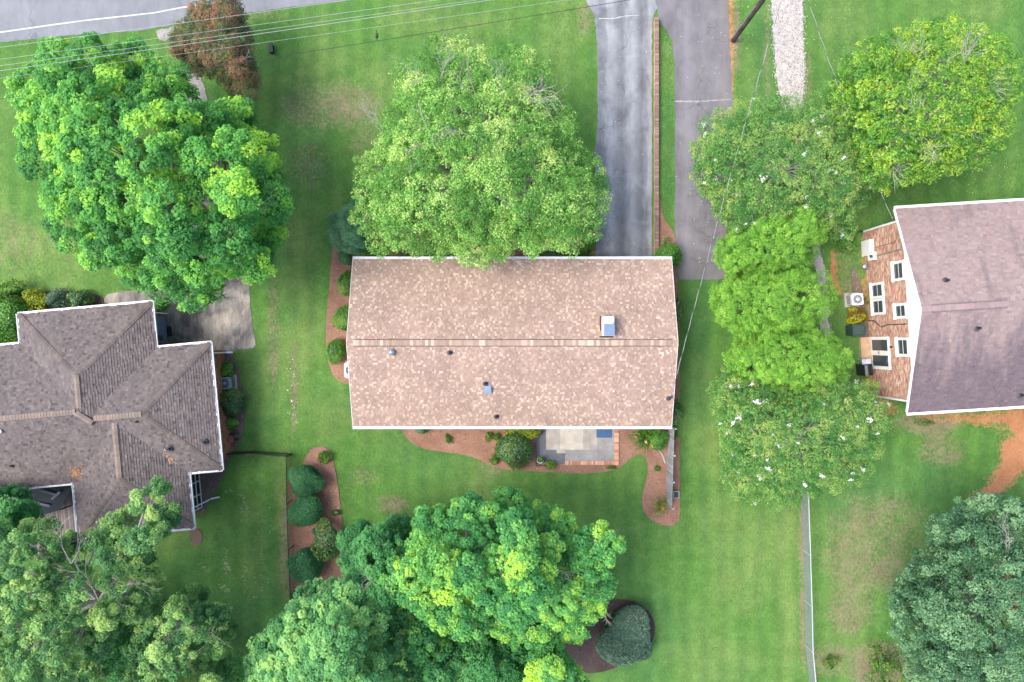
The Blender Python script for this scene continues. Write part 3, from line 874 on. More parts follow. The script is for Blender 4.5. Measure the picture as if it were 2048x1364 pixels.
mb = MB(); mb.beam((-.33, -.55, .12), (-.33, -.55, LE - .1), .09, .07); mb.beam((-.33, -.55, .12), (.12, -.58, .07), .09, .07); mb.build('downspout', M['gutter'], LH)
mb = MB(); mb.beam((-1.98, -9.2, .1), (-1.98, -9.2, LE - .1), .09, .07); mb.beam((-1.98, -9.2, .1), (-1.45, -9.15, .06), .09, .07); mb.build('downspout', M['gutter'], LH)
# screened porch under the back wing
for k in range(3):
    y0 = -9.62 + k * .80; y1 = y0 + .74
    mb = MB(); mb.box(-2.575, (y0 + y1) / 2, 1.18, .04, .74, 2.2)
    s_ = mb.build('porch_screen', M['dark_screen'], LH)
    mb = MB()
    for yy in (y0 - .02, y1 + .02): mb.beam((-2.545, yy, .05), (-2.545, yy, 2.3), .05, .06)
    for zz in (.1, .62, 2.28): mb.beam((-2.54, y0, zz), (-2.54, y1, zz), .045, .045)
    mb.build('frame', M['white'], s_)
LHm = Matrix.Translation(LH.location) @ Matrix.Rotation(R(5.2), 4, 'Z')
for (px, py, zz) in ((276, 843, 3.75), (410, 884, 3.02), (340, 897, 3.35), (27, 931, 3.15)):
    l = LHm.inverted() @ P(px, py, zz)
    pipe_vent(0, 0, LH, (l.x, l.y, zz))
l = LHm.inverted() @ P(5, 862, 3.85)
mb = MB(); mb.lathe(l.x, l.y, [(.06, 3.6), (.06, 4.0), (.11, 4.02), (.1, 4.08), (.02, 4.12)], 12); mb.build('white_vent_cap', M['white'], LH)

def heap(name, parent, c, rad, n, tones, z, seed, flat=.03):
    r_ = random.Random(seed); m = MB()
    for _ in range(n):
        a = r_.uniform(0, 6.28); d = rad * abs(r_.gauss(0, .5)); b_ = r_.uniform(0, 6.28); l = r_.uniform(.05, .16)
        x, y = c[0] + d * math.cos(a), c[1] + d * math.sin(a)
        zz = z(x, y) + r_.uniform(.02, flat)
        u = Vector((math.cos(b_), math.sin(b_), r_.uniform(-.1, .1))) * l; w = Vector((-math.sin(b_), math.cos(b_), 0)) * .02
        pc = Vector((x, y, zz))
        m.face([pc - w, pc + u - w, pc + u + w, pc + w], r_.choice(tones))
    o_ = m.build(name, M['chip'], parent); o_['kind'] = 'stuff'
    return o_
l = LHm.inverted() @ P(150, 945, 3.0)
heap('dead_leaves', LH, (l.x, l.y), .5, 120, [(.36, .16, .06), (.30, .14, .07), (.42, .24, .12)], lambda x, y: max(LE + (y + 7.1) * LP, LE + (x + 8.31) * LP), 4)
l = LHm.inverted() @ P(338, 918, 3.2)
heap('dead_leaves', LH, (l.x, l.y), .35, 60, [(.34, .2, .12), (.28, .16, .1), (.42, .28, .2)], lambda x, y: max(LE + (y + 7.1) * LP, LE + (-1.86 - x) * LP), 5)

# deck behind the left house
deck = empty('timber_deck', P(100, 1010), R(5.2), 'dark weathered timber deck in the corner behind the hip roof house', 'deck')
for k in range(30):
    m = MB(); t = random.uniform(.75, 1.2)
    m.box(-2.4 + k * .145, -.5, .42 + random.uniform(-.004, .004), .13, 4.6, .03, c=(.17 * t, .145 * t, .145 * t))
    m.build('plank', M['deck_wood'], deck)
for y in (1.7, -2.7):
    m = MB(); m.beam((-2.5, y, .36), (1.9, y, .36), .08, .1); m.build('joist', M['wood_pole'], deck)
for x in (-2.4, 1.8):
    for y in (-2.6, 1.6): m = MB(); m.box(x, y, .17, .1, .1, .36); m.build('post', M['wood_pole'], deck)
tarp = MB()
q = [P(28, 985, 2.0), P(150, 966, 2.15), P(118, 1020, 1.5), P(55, 1040, 1.4), P(20, 1035, 1.5)]
tarp.face([tuple(x) for x in q]); tarp.face([tuple(x - Vector((0, 0, .03))) for x in reversed(q)])
for i in range(5):
    a, b = q[i], q[(i + 1) % 5]; tarp.face([tuple(a), tuple(a - Vector((0, 0, .03))), tuple(b - Vector((0, 0, .03))), tuple(b)])
cov = empty('shade_cover', P(80, 1005, .435), 0, 'black sagging shade cover over the timber deck', 'shade cover')
inv = Matrix.Translation(-Vector(cov.location))
tarp.v = [tuple(inv @ Vector(x)) for x in tarp.v]
tarp.build('cover', M['dark_screen'], cov)
for (a, b) in (((72, 978, 2.2), (113, 990, 2.0)), ((60, 1002, 1.85), (100, 1012, 1.75)), ((104, 998, 1.85), (120, 984, 2.1))):
    m = MB(); A = inv @ P(*a); B = inv @ P(*b); m.beam(A, B, .12, .07); m.build('rafter', M['grey_wood'], cov)
m = MB()
for a in ((28, 985, 2.0), (118, 1020, 1.5), (20, 1035, 1.5), (150, 966, 2.1)):
    w_ = inv @ P(*a); m.beam((w_.x, w_.y, 0), (w_.x, w_.y, w_.z), .06, .06)
m.build('post', M['black'], cov)

# ------------------------------------------------------------------ right neighbour
RE_, RRISE = 4.05, 1.85
RH = empty('brick_house', (20.73, 7.15, 0), R(3.53), 'two storey red brick house under a faded pink grey shingle roof', 'house')
RW, RL = 11.04, 18.0
RP = RRISE / (RW / 2)
wx0, wy0, wy1 = .33, -RW + .55, -.6
mb = MB()
mb.prism([(wx0 + .02, wy0), (RL, wy0), (RL, wy1), (wx0 + .02, wy1)], -.05, RE_ - .05)
mb.build('wall', plain('right_brick_wall', (.42, .21, .15), .9, var=.3, fine=22), RH)
mb = MB(); mb.box(wx0 + .009, (wy0 + wy1) / 2, RE_ / 2 - .03, .018, wy1 - wy0 - .004, RE_ - .05); mb.build('mortar_bed', M['mortar'], RH)
mb = MB()   # white boarded gable
gm = -RW / 2
mb.mesh([(wx0 - .012, wy0, RE_ + .02), (wx0 - .012, wy1, RE_ + .02), (wx0 - .012, gm, RE_ + RRISE - .14), (wx0 + .2, wy0, RE_ + .02), (wx0 + .2, wy1, RE_ + .02), (wx0 + .2, gm, RE_ + RRISE - .14)],
        [(1, 0, 2), (3, 4, 5), (0, 1, 4, 3), (1, 2, 5, 4), (2, 0, 3, 5)])
for k in range(9):
    zz = RE_ + .1 + k * .18; half = (RE_ + RRISE - .14 - zz) / RP
    if half > .1: mb.beam((wx0 - .018, gm - half, zz), (wx0 - .018, gm + half, zz), .016, .03)
mb.build('gable_boards', M['white'], RH)
mb = MB()
v = [(0, -RW, RE_ - .08), (RL, -RW, RE_ - .08), (RL, 0, RE_ - .08), (0, 0, RE_ - .08), (0, -RW, RE_ - .01), (RL, -RW, RE_ - .01), (RL, 0, RE_ - .01), (0, 0, RE_ - .01), (0, gm, RE_ + RRISE - .01), (RL, gm, RE_ + RRISE - .01)]
v = v[:4] + v[4:] + [(0, gm, RE_ + RRISE - .08), (RL, gm, RE_ + RRISE - .08)]
mb.mesh(v, [(0, 1, 11, 10), (2, 3, 10, 11), (0, 1, 5, 4), (2, 3, 7, 6), (4, 5, 9, 8), (6, 7, 8, 9), (0, 10, 8, 4), (10, 3, 7, 8)])
rroof = mb.build('roof', M['white'], RH)
m_, nt_, N_, L_, b_ = nodes_of('stained_pink_shingle')
base_ = attr(nt_, 'tone', 'Color')
tcx = N_.new('ShaderNodeTexCoord')
st_ = noise(nt_, .9, 4, .6, tcx.outputs['Object'], (1.6, .22, 1))
sp_ = N_.new('ShaderNodeSeparateXYZ'); L_.new(tcx.outputs['Object'], sp_.inputs[0])
low = math_(nt_, 'MULTIPLY', math_(nt_, 'SUBTRACT', -5.0, sp_.outputs['Y']), .16, True)      # algae streaks run down the south slope
am_ = math_(nt_, 'MULTIPLY', math_(nt_, 'SUBTRACT', math_(nt_, 'ADD', math_(nt_, 'MULTIPLY', low, .50), st_), .52), 3.0, True)
fine_ = noise(nt_, 22, 3)
c_ = mixc(nt_, am_, base_, mixc(nt_, 1.0, base_, (.50, .52, .60), 'MULTIPLY'))
c_ = mixc(nt_, 1.0, c_, ramp(nt_, fine_, [(.3, (.86,) * 3), (.7, (1.14,) * 3)]), 'MULTIPLY')
L_.new(c_, b_.inputs['Base Color']); b_.inputs['Roughness'].default_value = .92; b_.inputs['Specular IOR Level'].default_value = .2
M['pink'] = m_
right_tab = [(40, (.252, .194, .188)), (25, (.264, .202, .194)), (18, (.238, .187, .183)), (6, (.268, .184, .175)), (6, (.282, .220, .209)), (2, (.205, .164, .163))]
tone_right = lambda r_, u, k: pick(r_, right_tab)
mb = MB()
shingles(mb, (0, -RW, RE_), (1, 0, 0), (0, 1, 0), RW / 2, lambda d: -.015, lambda d: RL, RP, .14, (.14, .26), tone_right, .011, 31)
shingles(mb, (RL, 0, RE_), (-1, 0, 0), (0, -1, 0), RW / 2, lambda d: 0, lambda d: RL + .015, RP, .14, (.14, .26), tone_right, .011, 32)
o = mb.build('shingles', M['pink'], rroof); o['kind'] = 'stuff'
pk = [cap_mesh('ridge_cap', .25, .14, .14 * RP, .018, t) for t in ((.265, .2, .2), (.245, .19, .19), (.285, .21, .21))]
caps(RH, (0, gm, RE_ + RRISE + .01), (9.5, gm, RE_ + RRISE + .01), pk, .25, .0, 3)
for (u0, u1) in ((.55, 4.4), (5.3, 9.0)):
    mb = MB()
    for s in (-1, 1): mb.beam((u0, gm + s * .2, RE_ + RRISE - .2 * RP + .03), (u1, gm + s * .2, RE_ + RRISE - .2 * RP + .03), .035, .05)
    for u in (u0, u1): mb.beam((u, gm - .2, RE_ + RRISE - .2 * RP + .03), (u, gm + .2, RE_ + RRISE - .2 * RP + .03), .03, .04)
    mb.build('ridge_vent', plain('dark_vent_edge', (.15, .12, .14), .9), RH)
for s, y in ((-1, -RW), (1, 0)):
    mb = MB(); mb.beam((-.03, y + s * .07, RE_ - .06), (RL, y + s * .07, RE_ - .06), .15, .02); mb.beam((-.03, y + s * .14, RE_ - .01), (RL, y + s * .14, RE_ - .01), .03, .11)
    mb.build('gutter', M['white'], RH) if s < 0 else mb.build('gutter', M['gutter'], RH)
for y in (-RW, 0):
    mb = MB(); mb.beam((-.016, y, RE_ - .07), (-.016, gm, RE_ + RRISE - .07), .03, .17); mb.build('rake_board', M['white'], RH)
for (px, py, zz) in ((1878, 563, 4.9), (1960, 656, 5.75), (2040, 790, 4.25)):
    l = (Matrix.Translation(RH.location) @ Matrix.Rotation(R(3.53), 4, 'Z')).inverted() @ P(px, py, zz)
    z_ = RE_ + min(-l.y, l.y + RW) * RP
    pipe_vent(0, 0, RH, (l.x, l.y, z_))

def ry(Y, X=21.3):
    """local y on the brick wall of a world Y"""
    return (Y - 7.15) * math.cos(R(3.53)) - (X - 20.73) * math.sin(R(3.53))
wins = [(ry(3.36), ry(4.36), 3.0, 4.02), (ry(1.27), ry(2.03), 2.95, 4.02), (ry(-.82), ry(.14), 2.95, 4.02)]
low = [(ry(2.53), ry(3.36), .62, 1.85), (ry(1.57), ry(2.42), .62, 1.85)]
door = (ry(-1.62), ry(.2), .0, 2.08)
holes = [(a - wy0 - .02, b - wy0 + .02, c - .02, d_ + .05) for (a, b, c, d_) in wins + low + [door]]
holes.append((low[1][0] - wy0 - .02, low[0][1] - wy0 + .02, .58, 1.9))
rb_t = [(4, (.41, .22, .165)), (4, (.46, .27, .20)), (2, (.34, .17, .13)), (4, (.50, .34, .26)), (3, (.55, .43, .34)), (1, (.28, .15, .12)), (1, (.44, .22, .18))]
# wall runs from south to north, outside to the west
brick_wall(RH, (wx0 - .001, wy0), (wx0 - .001, wy1), 0, RE_ + .04, (-1, 0), [(h[0], h[1], h[2], h[3]) for h in holes], seed=19, tones=rb_t)
def window(a, b, z0, z1, sashes=2):
    m = MB()
    x = wx0
    m.box(x - .01, (a + b) / 2, (z0 + z1) / 2, .04, b - a, z1 - z0)
    for yy in (a, b): m.beam((x - .05, yy, z0), (x - .05, yy, z1), .09, .11, up=(1, 0, 0))
    m.beam((x - .05, a - .045, z1), (x - .05, b + .045, z1), .11, .09)
    m.beam((x - .075, a - .08, z0), (x - .075, b + .08, z0), .17, .08)
    w_ = m.build('window', M['white'], RH)
    mid = (z0 + z1) / 2
    for (q0, q1, dx) in ((z0 + .09, mid - .03, -.045), (mid + .03, z1 - .09, -.036)):
        g = MB(); g.box(x + dx, (a + b) / 2, (q0 + q1) / 2, .012, b - a - .2, q1 - q0); g.build('pane', M['glass'], w_)
    return w_
for w_ in wins + low: window(*w_)
m = MB()
a, b, z0, z1 = door
m.box(wx0 - .012, (a + b) / 2, z1 / 2, .05, b - a, z1)
for yy in (a, b): m.beam((wx0 - .05, yy, 0), (wx0 - .05, yy, z1), .09, .1, up=(1, 0, 0))
m.beam((wx0 - .05, a, z1), (wx0 - .05, b, z1), .1, .09)
dr = m.build('double_door', M['white'], RH)
for (c0, c1) in ((a + .14, (a + b) / 2 - .14), ((a + b) / 2 + .14, b - .14)):
    g = MB(); g.box(wx0 - .042, (c0 + c1) / 2, 1.12, .014, c1 - c0, 1.65); g.build('pane', M['glass'], dr)
for s in (-.05, .05):
    g = MB(); g.box(wx0 - .075, (a + b) / 2 + s, 1.02, .06, .025, .1); g.build('handle', M['black'], dr)
m = MB(); m.box(wx0 - .35, (a + b) / 2 + .2, .09, .6, 1.5, .18); m.build('door_step', plain('tan_step', (.43, .30, .2), .9), RH)
m = MB(); m.box(wx0 - .07, ry(-.35), 2.35, .09, .1, .18); m.build('wall_lamp', M['black'], RH)
for (yy, zt2) in ((wy1 - .02, RE_ - .1), (wy0 + .02, RE_ - .1)):
    m = MB(); m.beam((wx0 - .05, yy, .12), (wx0 - .05, yy, zt2), .10, .08, up=(1, 0, 0)); m.build('downspout', M['white'], RH)
m = MB(); m.beam((wx0 - .08, wy1, .1), (wx0 - .55, wy1 + .03, .05), .13, .1); m.build('drain_elbow', M['black'], RH)
yb = ry(.92)
m = MB(); m.tube([(wx0 - .04, yb, RE_ - .06), (wx0 - .04, yb, 2.0), (wx0 - .05, yb - .12, 1.5), (wx0 - .05, yb - .05, 1.25), (wx0 - .06, yb + .25, .8), (wx0 - .06, yb + .3, .1)], .025, 6); m.build('dark_cable', M['black'], RH)
yc = ry(4.95)
m = MB(); m.beam((wx0 - .05, yc, 1.3), (wx0 - .05, yc + .05, RE_ - .1), .06, .06, up=(1, 0, 0)); m.build('conduit', M['steel'], RH)
m = MB(); m.tube([(wx0 - .03, yc + .5, 1.1), (wx0 - .03, yc + .5, 3.3), (wx0 - .03, yc + .75, 3.6)], .012, 5); m.build('thin_cable', M['black'], RH)
m = MB(); m.box(wx0 - .13, ry(5.52), .62, .22, .92, 1.0); cab = m.build('utility_cabinet', M['white'], RH)
m = MB(); m.box(wx0 - .245, ry(5.52), .62, .012, .8, .86); m.build('cabinet_door', M['white'], cab)
m = MB(); m.box(wx0 - .1, ry(4.97), 1.0, .16, .46, .7); mt = m.build('meter_box', M['white'], RH)
m = MB(); m.tube([(wx0 - .18, ry(4.97), 1.15), (wx0 - .28, ry(4.97), 1.15)], .09, 12); m.build('meter_dial', M['glass'], mt)
m = MB(); m.tube([(wx0 - .1, ry(4.3), .05), (wx0 - .1, ry(4.3), .5), (wx0 - .22, ry(4.45), .55), (wx0 - .22, ry(4.6), .5)], .03, 6)
m.lathe(wx0 - .28, ry(4.45), [(.06, .3), (.14, .35), (.14, .55), (.06, .6)], 12); m.build('gas_meter', M['steel'], RH)

# ------------------------------------------------------------------ yard things
def ac_unit(px, py, size, h, mat, label, rz=0.0, grille=None):
    q = P(px, py, 0)
    e = empty('air_conditioner', (q.x, q.y, 0), rz, label, 'air conditioner')
    s2 = size / 2
    m = MB(); m.box(0, 0, .04, size * 1.3, size * 1.3, .08); m.build('slab', M['slab'], e)
    m = MB(); rr = .08
    ring = []
    for (cx_, cy_, a0) in ((s2 - rr, s2 - rr, 0), (-s2 + rr, s2 - rr, 90), (-s2 + rr, -s2 + rr, 180), (s2 - rr, -s2 + rr, 270)):
        for k in range(4): ring.append((cx_ + rr * math.cos(R(a0 + k * 30)), cy_ + rr * math.sin(R(a0 + k * 30))))
    m.prism(ring, .08, h - .06)
    body = m.build('body', mat, e)
    m = MB()
    for k in range(7): 
        zz = .16 + k * (h - .3) / 7
        for s in (-1, 1):
            m.box(s * (s2 + .004), 0, zz, .012, size * .8, .02); m.box(0, s * (s2 + .004), zz, size * .8, .012, .02)
    m.build('louvre', M['dark_pipe'], body)
    m = MB(); m.prism([(x * 1.03, y * 1.03) for x, y in ring], h - .06, h); m.build('top_panel', mat, e)
    m = MB(); m.lathe(0, 0, [(size * .4, h - .01), (size * .4, h + .006), (size * .36, h + .006)], 20); fan = m.build('fan_well', grille or M['black'], e)
    m = MB()
    for r__ in (.1, .18, .26, .33, .4):
        pts = [(size * r__ * math.cos(k * .3142), size * r__ * math.sin(k * .3142), h + .03) for k in range(21)]
        m.tube(pts, .006, 4, cap=False)
    for k in range(8): m.beam((0, 0, h + .03), (size * .4 * math.cos(k * .7854), size * .4 * math.sin(k * .7854), h + .02), .01, .01)
    m.build('grille', M['steel'], fan)
    m = MB(); m.lathe(0, 0, [(.09, h + .005), (.09, h + .05), (.03, h + .06)], 12); m.build('hub', mat, fan)
    return e
ac_unit(1702, 600, .66, .78, M['white'], 'white air conditioner on a slab beside the brick house wall', R(3.5), M['steel'])
ac_unit(709, 739, .82, .80, M['white'], 'white air conditioner half hidden under the speckled roof gable', 0)
ac_unit(460, 765, .68, .75, plain('grey_green_metal', (.25, .30, .31), .5, var=.15), 'grey air conditioner between shrubs beside the hip roof house', R(5), plain('dark_grille', (.06, .07, .08), .6))

def cart(px, py, z, w, d_, h, mat, label, rz, name='wheeled_bin'):
    q = P(px, py, z)
    e = empty(name, (q.x, q.y, 0), rz, label, 'bin')
    m = MB(); m.box(0, 0, h * .48, w * .8, d_ * .8, h * .9)
    vs = list(m.v); m.v = [(x * (1.0 + .22 * (zz / h)), y * (1.0 + .22 * (zz / h)), zz) for x, y, zz in vs]
    m.build('body', mat, e)
    m = MB(); m.box(0, 0, h * .96, w, d_, .06, taper=.96); m.box(0, 0, h + .01, w * .9, d_ * .86, .06, taper=.86); lid = m.build('lid', mat, e)
    m = MB(); m.beam((w * .56, -d_ * .36, h * .93), (w * .56, d_ * .36, h * .93), .05, .05); m.build('handle', mat, e)
    for s in (-1, 1):
        m = MB(); m.tube([(w * .38, s * d_ * .36, .12), (w * .38, s * d_ * .46, .12)], .12, 12); m.build('wheel', M['black'], e)
    return e
cart(1718, 660, 1.05, .74, .70, 1.05, plain('dark_green_plastic', (.035, .065, .058), .5, var=.15, bmp=.05), 'dark green wheeled bin against the brick house wall', R(3.5))

q = P(1737, 736, .9)
e = empty('barbecue_grill', (q.x - .1, q.y, 0), R(5), 'black covered barbecue grill beside the white double door', 'grill')
m = MB(); m.box(.05, -.12, .45, .5, .62, .85, taper=1.1); m.build('body', M['black'], e)
m = MB()
for k in range(5):
    a0, a1 = math.pi * k / 5, math.pi * (k + 1) / 5
    m.mesh([(.05 + .28 * math.cos(a0), -.44, .9 + .2 * math.sin(a0)), (.05 + .28 * math.cos(a1), -.44, .9 + .2 * math.sin(a1)), (.05 + .28 * math.cos(a1), .18, .9 + .2 * math.sin(a1)), (.05 + .28 * math.cos(a0), .18, .9 + .2 * math.sin(a0))], [(0, 1, 2, 3)])
m.face([(.33, -.44, .9), (.05 - .28, -.44, .9), (.05, -.44, 1.1)]); m.face([(.33, .18, .9), (.05, .18, 1.1), (-.23, .18, .9)])
m.build('hood', plain('black_vinyl', (.012, .015, .022), .4, var=.3), e)
m = MB(); m.box(.0, .38, .92, .52, .3, .03); m.beam((.0, .5, 0), (.0, .5, .9), .04, .04); m.build('side_shelf', plain('lavender_grey_panel', (.42, .43, .55), .5, var=.2, scale=6), e)
for s in (-1, 1):
    m = MB(); m.tube([(-.12, s * .3 - .12, .09), (-.12, s * .34 - .12, .09)], .09, 12); m.build('wheel', M['black'], e)

# red mower next to the left house
q = P(467, 873)
e = empty('garden_cart', (q.x, q.y, 0), R(8), 'small red garden cart with black frame beside the hip roof house', 'garden cart')
m = MB(); m.box(-.1, -.12, .3, .36, .36, .24, taper=1.15); m.build('tray', plain('faded_red_paint', (.32, .10, .08), .6, var=.25), e)
m = MB(); m.beam((-.25, .12, .3), (.2, .3, .8), .035, .035); m.beam((.05, .12, .3), (.35, .22, .8), .035, .035); m.beam((.2, .3, .8), (.37, .2, .8), .035, .035)
m.beam((-.2, -.1, .14), (.3, -.15, .16), .05, .05); m.beam((-.25, .18, .22), (.32, .2, .24), .06, .06); m.build('frame', M['black'], e)
for (x, y) in ((-.28, .12), (.28, .18), (.26, -.22)):
    m = MB(); m.tube([(x, y - .04, .13), (x, y + .04, .13)], .13, 12); m.build('wheel', M['black'], e)
q = P(337, 663)
m = MB(); m.box(0, 0, .035, .42, .60, .02); m.box(0, 0, .047, .36, .54, .006)
o = m.build('doormat', M['black']); o.location = (q.x, q.y, 0); o.rotation_euler = (0, 0, R(5))
tag(o, 'black doormat on the concrete by the hip roof house front door', 'doormat')

# ---- patio behind the ranch house
PZ = .10
pat = MB()
def prect(x0, y0, x1, y1, tone):
    a, b = P2(x0, y1), P2(x1, y0)
    pat.face([(a[0], a[1], PZ), (b[0], a[1], PZ), (b[0], b[1], PZ), (a[0], b[1], PZ)], tone)
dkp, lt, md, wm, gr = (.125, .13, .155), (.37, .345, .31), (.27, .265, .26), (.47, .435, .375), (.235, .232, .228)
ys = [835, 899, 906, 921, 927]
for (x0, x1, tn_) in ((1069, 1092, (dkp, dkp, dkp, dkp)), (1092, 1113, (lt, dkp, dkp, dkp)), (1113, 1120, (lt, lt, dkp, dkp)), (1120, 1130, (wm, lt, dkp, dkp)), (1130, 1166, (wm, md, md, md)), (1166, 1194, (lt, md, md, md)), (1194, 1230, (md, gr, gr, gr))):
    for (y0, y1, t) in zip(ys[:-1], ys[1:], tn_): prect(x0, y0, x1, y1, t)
a, b = P2(1069, 927), P2(1230, 835)
pat.mesh([(a[0], a[1], 0), (b[0], a[1], 0), (b[0], b[1], 0), (a[0], b[1], 0), (a[0], a[1], PZ), (b[0], a[1], PZ), (b[0], b[1], PZ), (a[0], b[1], PZ)], [(0, 1, 5, 4), (1, 2, 6, 5), (2, 3, 7, 6), (3, 0, 4, 7)], md)
m_, nt_, N_, L_, b_ = nodes_of('patio_concrete')
base_ = attr(nt_, 'tone', 'Color')
f_ = math_(nt_, 'ADD', math_(nt_, 'MULTIPLY', noise(nt_, 1.6, 5, .65), .7), math_(nt_, 'MULTIPLY', noise(nt_, 25, 3), .3))
L_.new(mixc(nt_, 1.0, base_, ramp(nt_, f_, [(.3, (.66,) * 3), (.7, (1.3,) * 3)]), 'MULTIPLY'), b_.inputs['Base Color'])
b_.inputs['Roughness'].default_value = .9
patio = struct('patio', pat, m_)
bt = [MB() for _ in range(5)]
bmesh_ = []
for i, t in enumerate(((.50, .25, .16), (.56, .31, .2), (.44, .2, .135), (.60, .38, .27), (.38, .18, .13))):
    bt[i].box(0, 0, 0, .235, .098, .07, c=t, taper=.97)
    bmesh_.append(bt[i].data('brick', M['brick']))
rb = random.Random(5)
y = 857.0
while y < 931:
    q = P(1233, y, .07); o = link('brick', rb.choice(bmesh_), patio, (q.x, q.y, .095 + rb.uniform(-.004, .004))); o.scale = (1.12, 1, 1); y += 3.55
x = 1131.5
while x < 1228:
    q = P(x, 925.5, .07); o = link('brick', rb.choice(bmesh_), patio, (q.x, q.y, .085 + rb.uniform(-.004, .004)), R(90)); x += 3.55
q = P(1208.5, 862, PZ)
m = MB(); m.box(0, 0, .012, .94, .80, .02, c=None); m.box(0, 0, .024, .88, .74, .006)
o = m.build('blue_mat', plain('blue_mat_fabric', (.055, .115, .235), .9, var=.1, fine=40)); o.location = (q.x, q.y, PZ)
tag(o, 'slate blue rectangular mat on the patio below the roof edge', 'mat')
# low black rail at the patio corner, pot with plant
q = P(1072, 890)
e = empty('patio_rail', (q.x, q.y, 0), 0, 'low black metal rail along the left edge of the patio', 'rail')
for (a, b) in (((0, 1.0, .42), (0, -1.15, .42)), ((0, -1.15, .42), (.55, -1.18, .42)), ((0, 1.0, .14), (0, -1.15, .14))):
    m = MB(); m.beam(a, b, .04, .04); m.build('bar', M['black'], e)
for (x_, y_) in ((0, 1.0), (0, .25), (0, -.45), (0, -1.15), (.55, -1.18)):
    m = MB(); m.beam((x_, y_, 0), (x_, y_, .43), .035, .035); m.build('post', M['black'], e)
q = P(1080, 918, .1)
pot = empty('flower_pot', (q.x, q.y, PZ), 0, 'white round pot with a bright green plant on the patio corner', 'plant pot')
m = MB(); m.lathe(0, 0, [(.10, 0), (.15, .1), (.185, .3), (.2, .36), (.18, .36), (.17, .3)], 18); m.build('pot', M['white'], pot, True)
m = MB(); m.lathe(0, 0, [(.17, .28), (.17, .31)], 14); m.build('soil', M['dark_mulch'], pot)

# ---- board fence east of the house
A, B = P(1336, 850), P(1331, 1006)
fe = empty('board_fence', (A.x, A.y, 0), 0, 'weathered grey board fence running south from the ranch house corner', 'fence')
n = 28
for k in range(n):
    t = (k + .5) / n
    q = (B - A) * t
    m = MB(); hgt = 1.55 + random.uniform(-.02, .02)
    sg = random.uniform(.8, 1.2)
    m.box(q.x + random.uniform(-.008, .008), q.y, hgt / 2, .022, .150, hgt, rz=random.uniform(-.02, .02), c=(.33 * sg, .34 * sg, .365 * sg))
    m.build('board', M['deck_wood'], fe)
for z_ in (.35, 1.2):
    m = MB(); m.beam((.045, 0, z_), (B.x - A.x + .045, B.y - A.y, z_), .06, .09); m.build('rail', M['grey_wood'], fe)
for t in (0.01, .34, .67, .99):
    q = (B - A) * t; m = MB(); m.box(q.x + .09, q.y, .78, .09, .09, 1.56); m.build('post', M['grey_wood'], fe)
q = P(1350, 987)
e = empty('planter_box', (q.x, q.y, .05), 0, 'small dark green box with pale rim behind the board fence', 'planter')
m = MB(); m.box(0, 0, .13, .30, .38, .26); m.build('box', plain('green_box', (.03, .06, .05), .7), e)
m = MB()
for s in (-1, 1): m.box(s * .16, 0, .27, .04, .44, .04); m.box(0, s * .2, .27, .28, .04, .04)
m.build('rim', M['slab'], e)
m = MB(); m.tube([(P(x_, y_).x, P(x_, y_).y, .07) for x_, y_ in ((1317, 900), (1323, 906), (1327, 916), (1330, 926))], .05, 8)
o = m.build('drain_pipe', M['steel']); tag(o, 'curved grey drain pipe lying in the mulch by the board fence', 'drain pipe')

# ---- brick wall beside the driveway
w0, w1 = P(1311, 40), P(1311.5, 512)
bw = empty('low_brick_wall', (w0.x, w0.y, 0), 0, 'low brick wall between the two driveways', 'wall')
LW = w0.y - w1.y
m = MB(); m.box(0, -LW / 2, .17, .2, LW, .34); m.build('core', M['mortar'], bw)
tb2 = [(3, (.40, .25, .19)), (3, (.46, .30, .23)), (2, (.34, .20, .155)), (1, (.52, .38, .31))]
brick_wall(bw, (-.101, -LW), (-.101, 0), 0.01, .35, (-1, 0), seed=33, tones=tb2)
brick_wall(bw, (.101, 0), (.101, -LW), 0.01, .35, (1, 0), seed=34, tones=tb2)
m = MB(); y = -.03; rb = random.Random(9)
cap_t = [(3, (.235, .150, .125)), (3, (.27, .175, .148)), (2, (.20, .13, .112)), (1, (.34, .25, .21))]
while y > -LW:
    m.box(rb.uniform(-.004, .004), y, .39 + rb.uniform(-.003, .003), .225, .062, .075, c=pick(rb, cap_t)); y -= .074
o = m.build('cap_bricks', M['brick'], bw); o['kind'] = 'stuff'

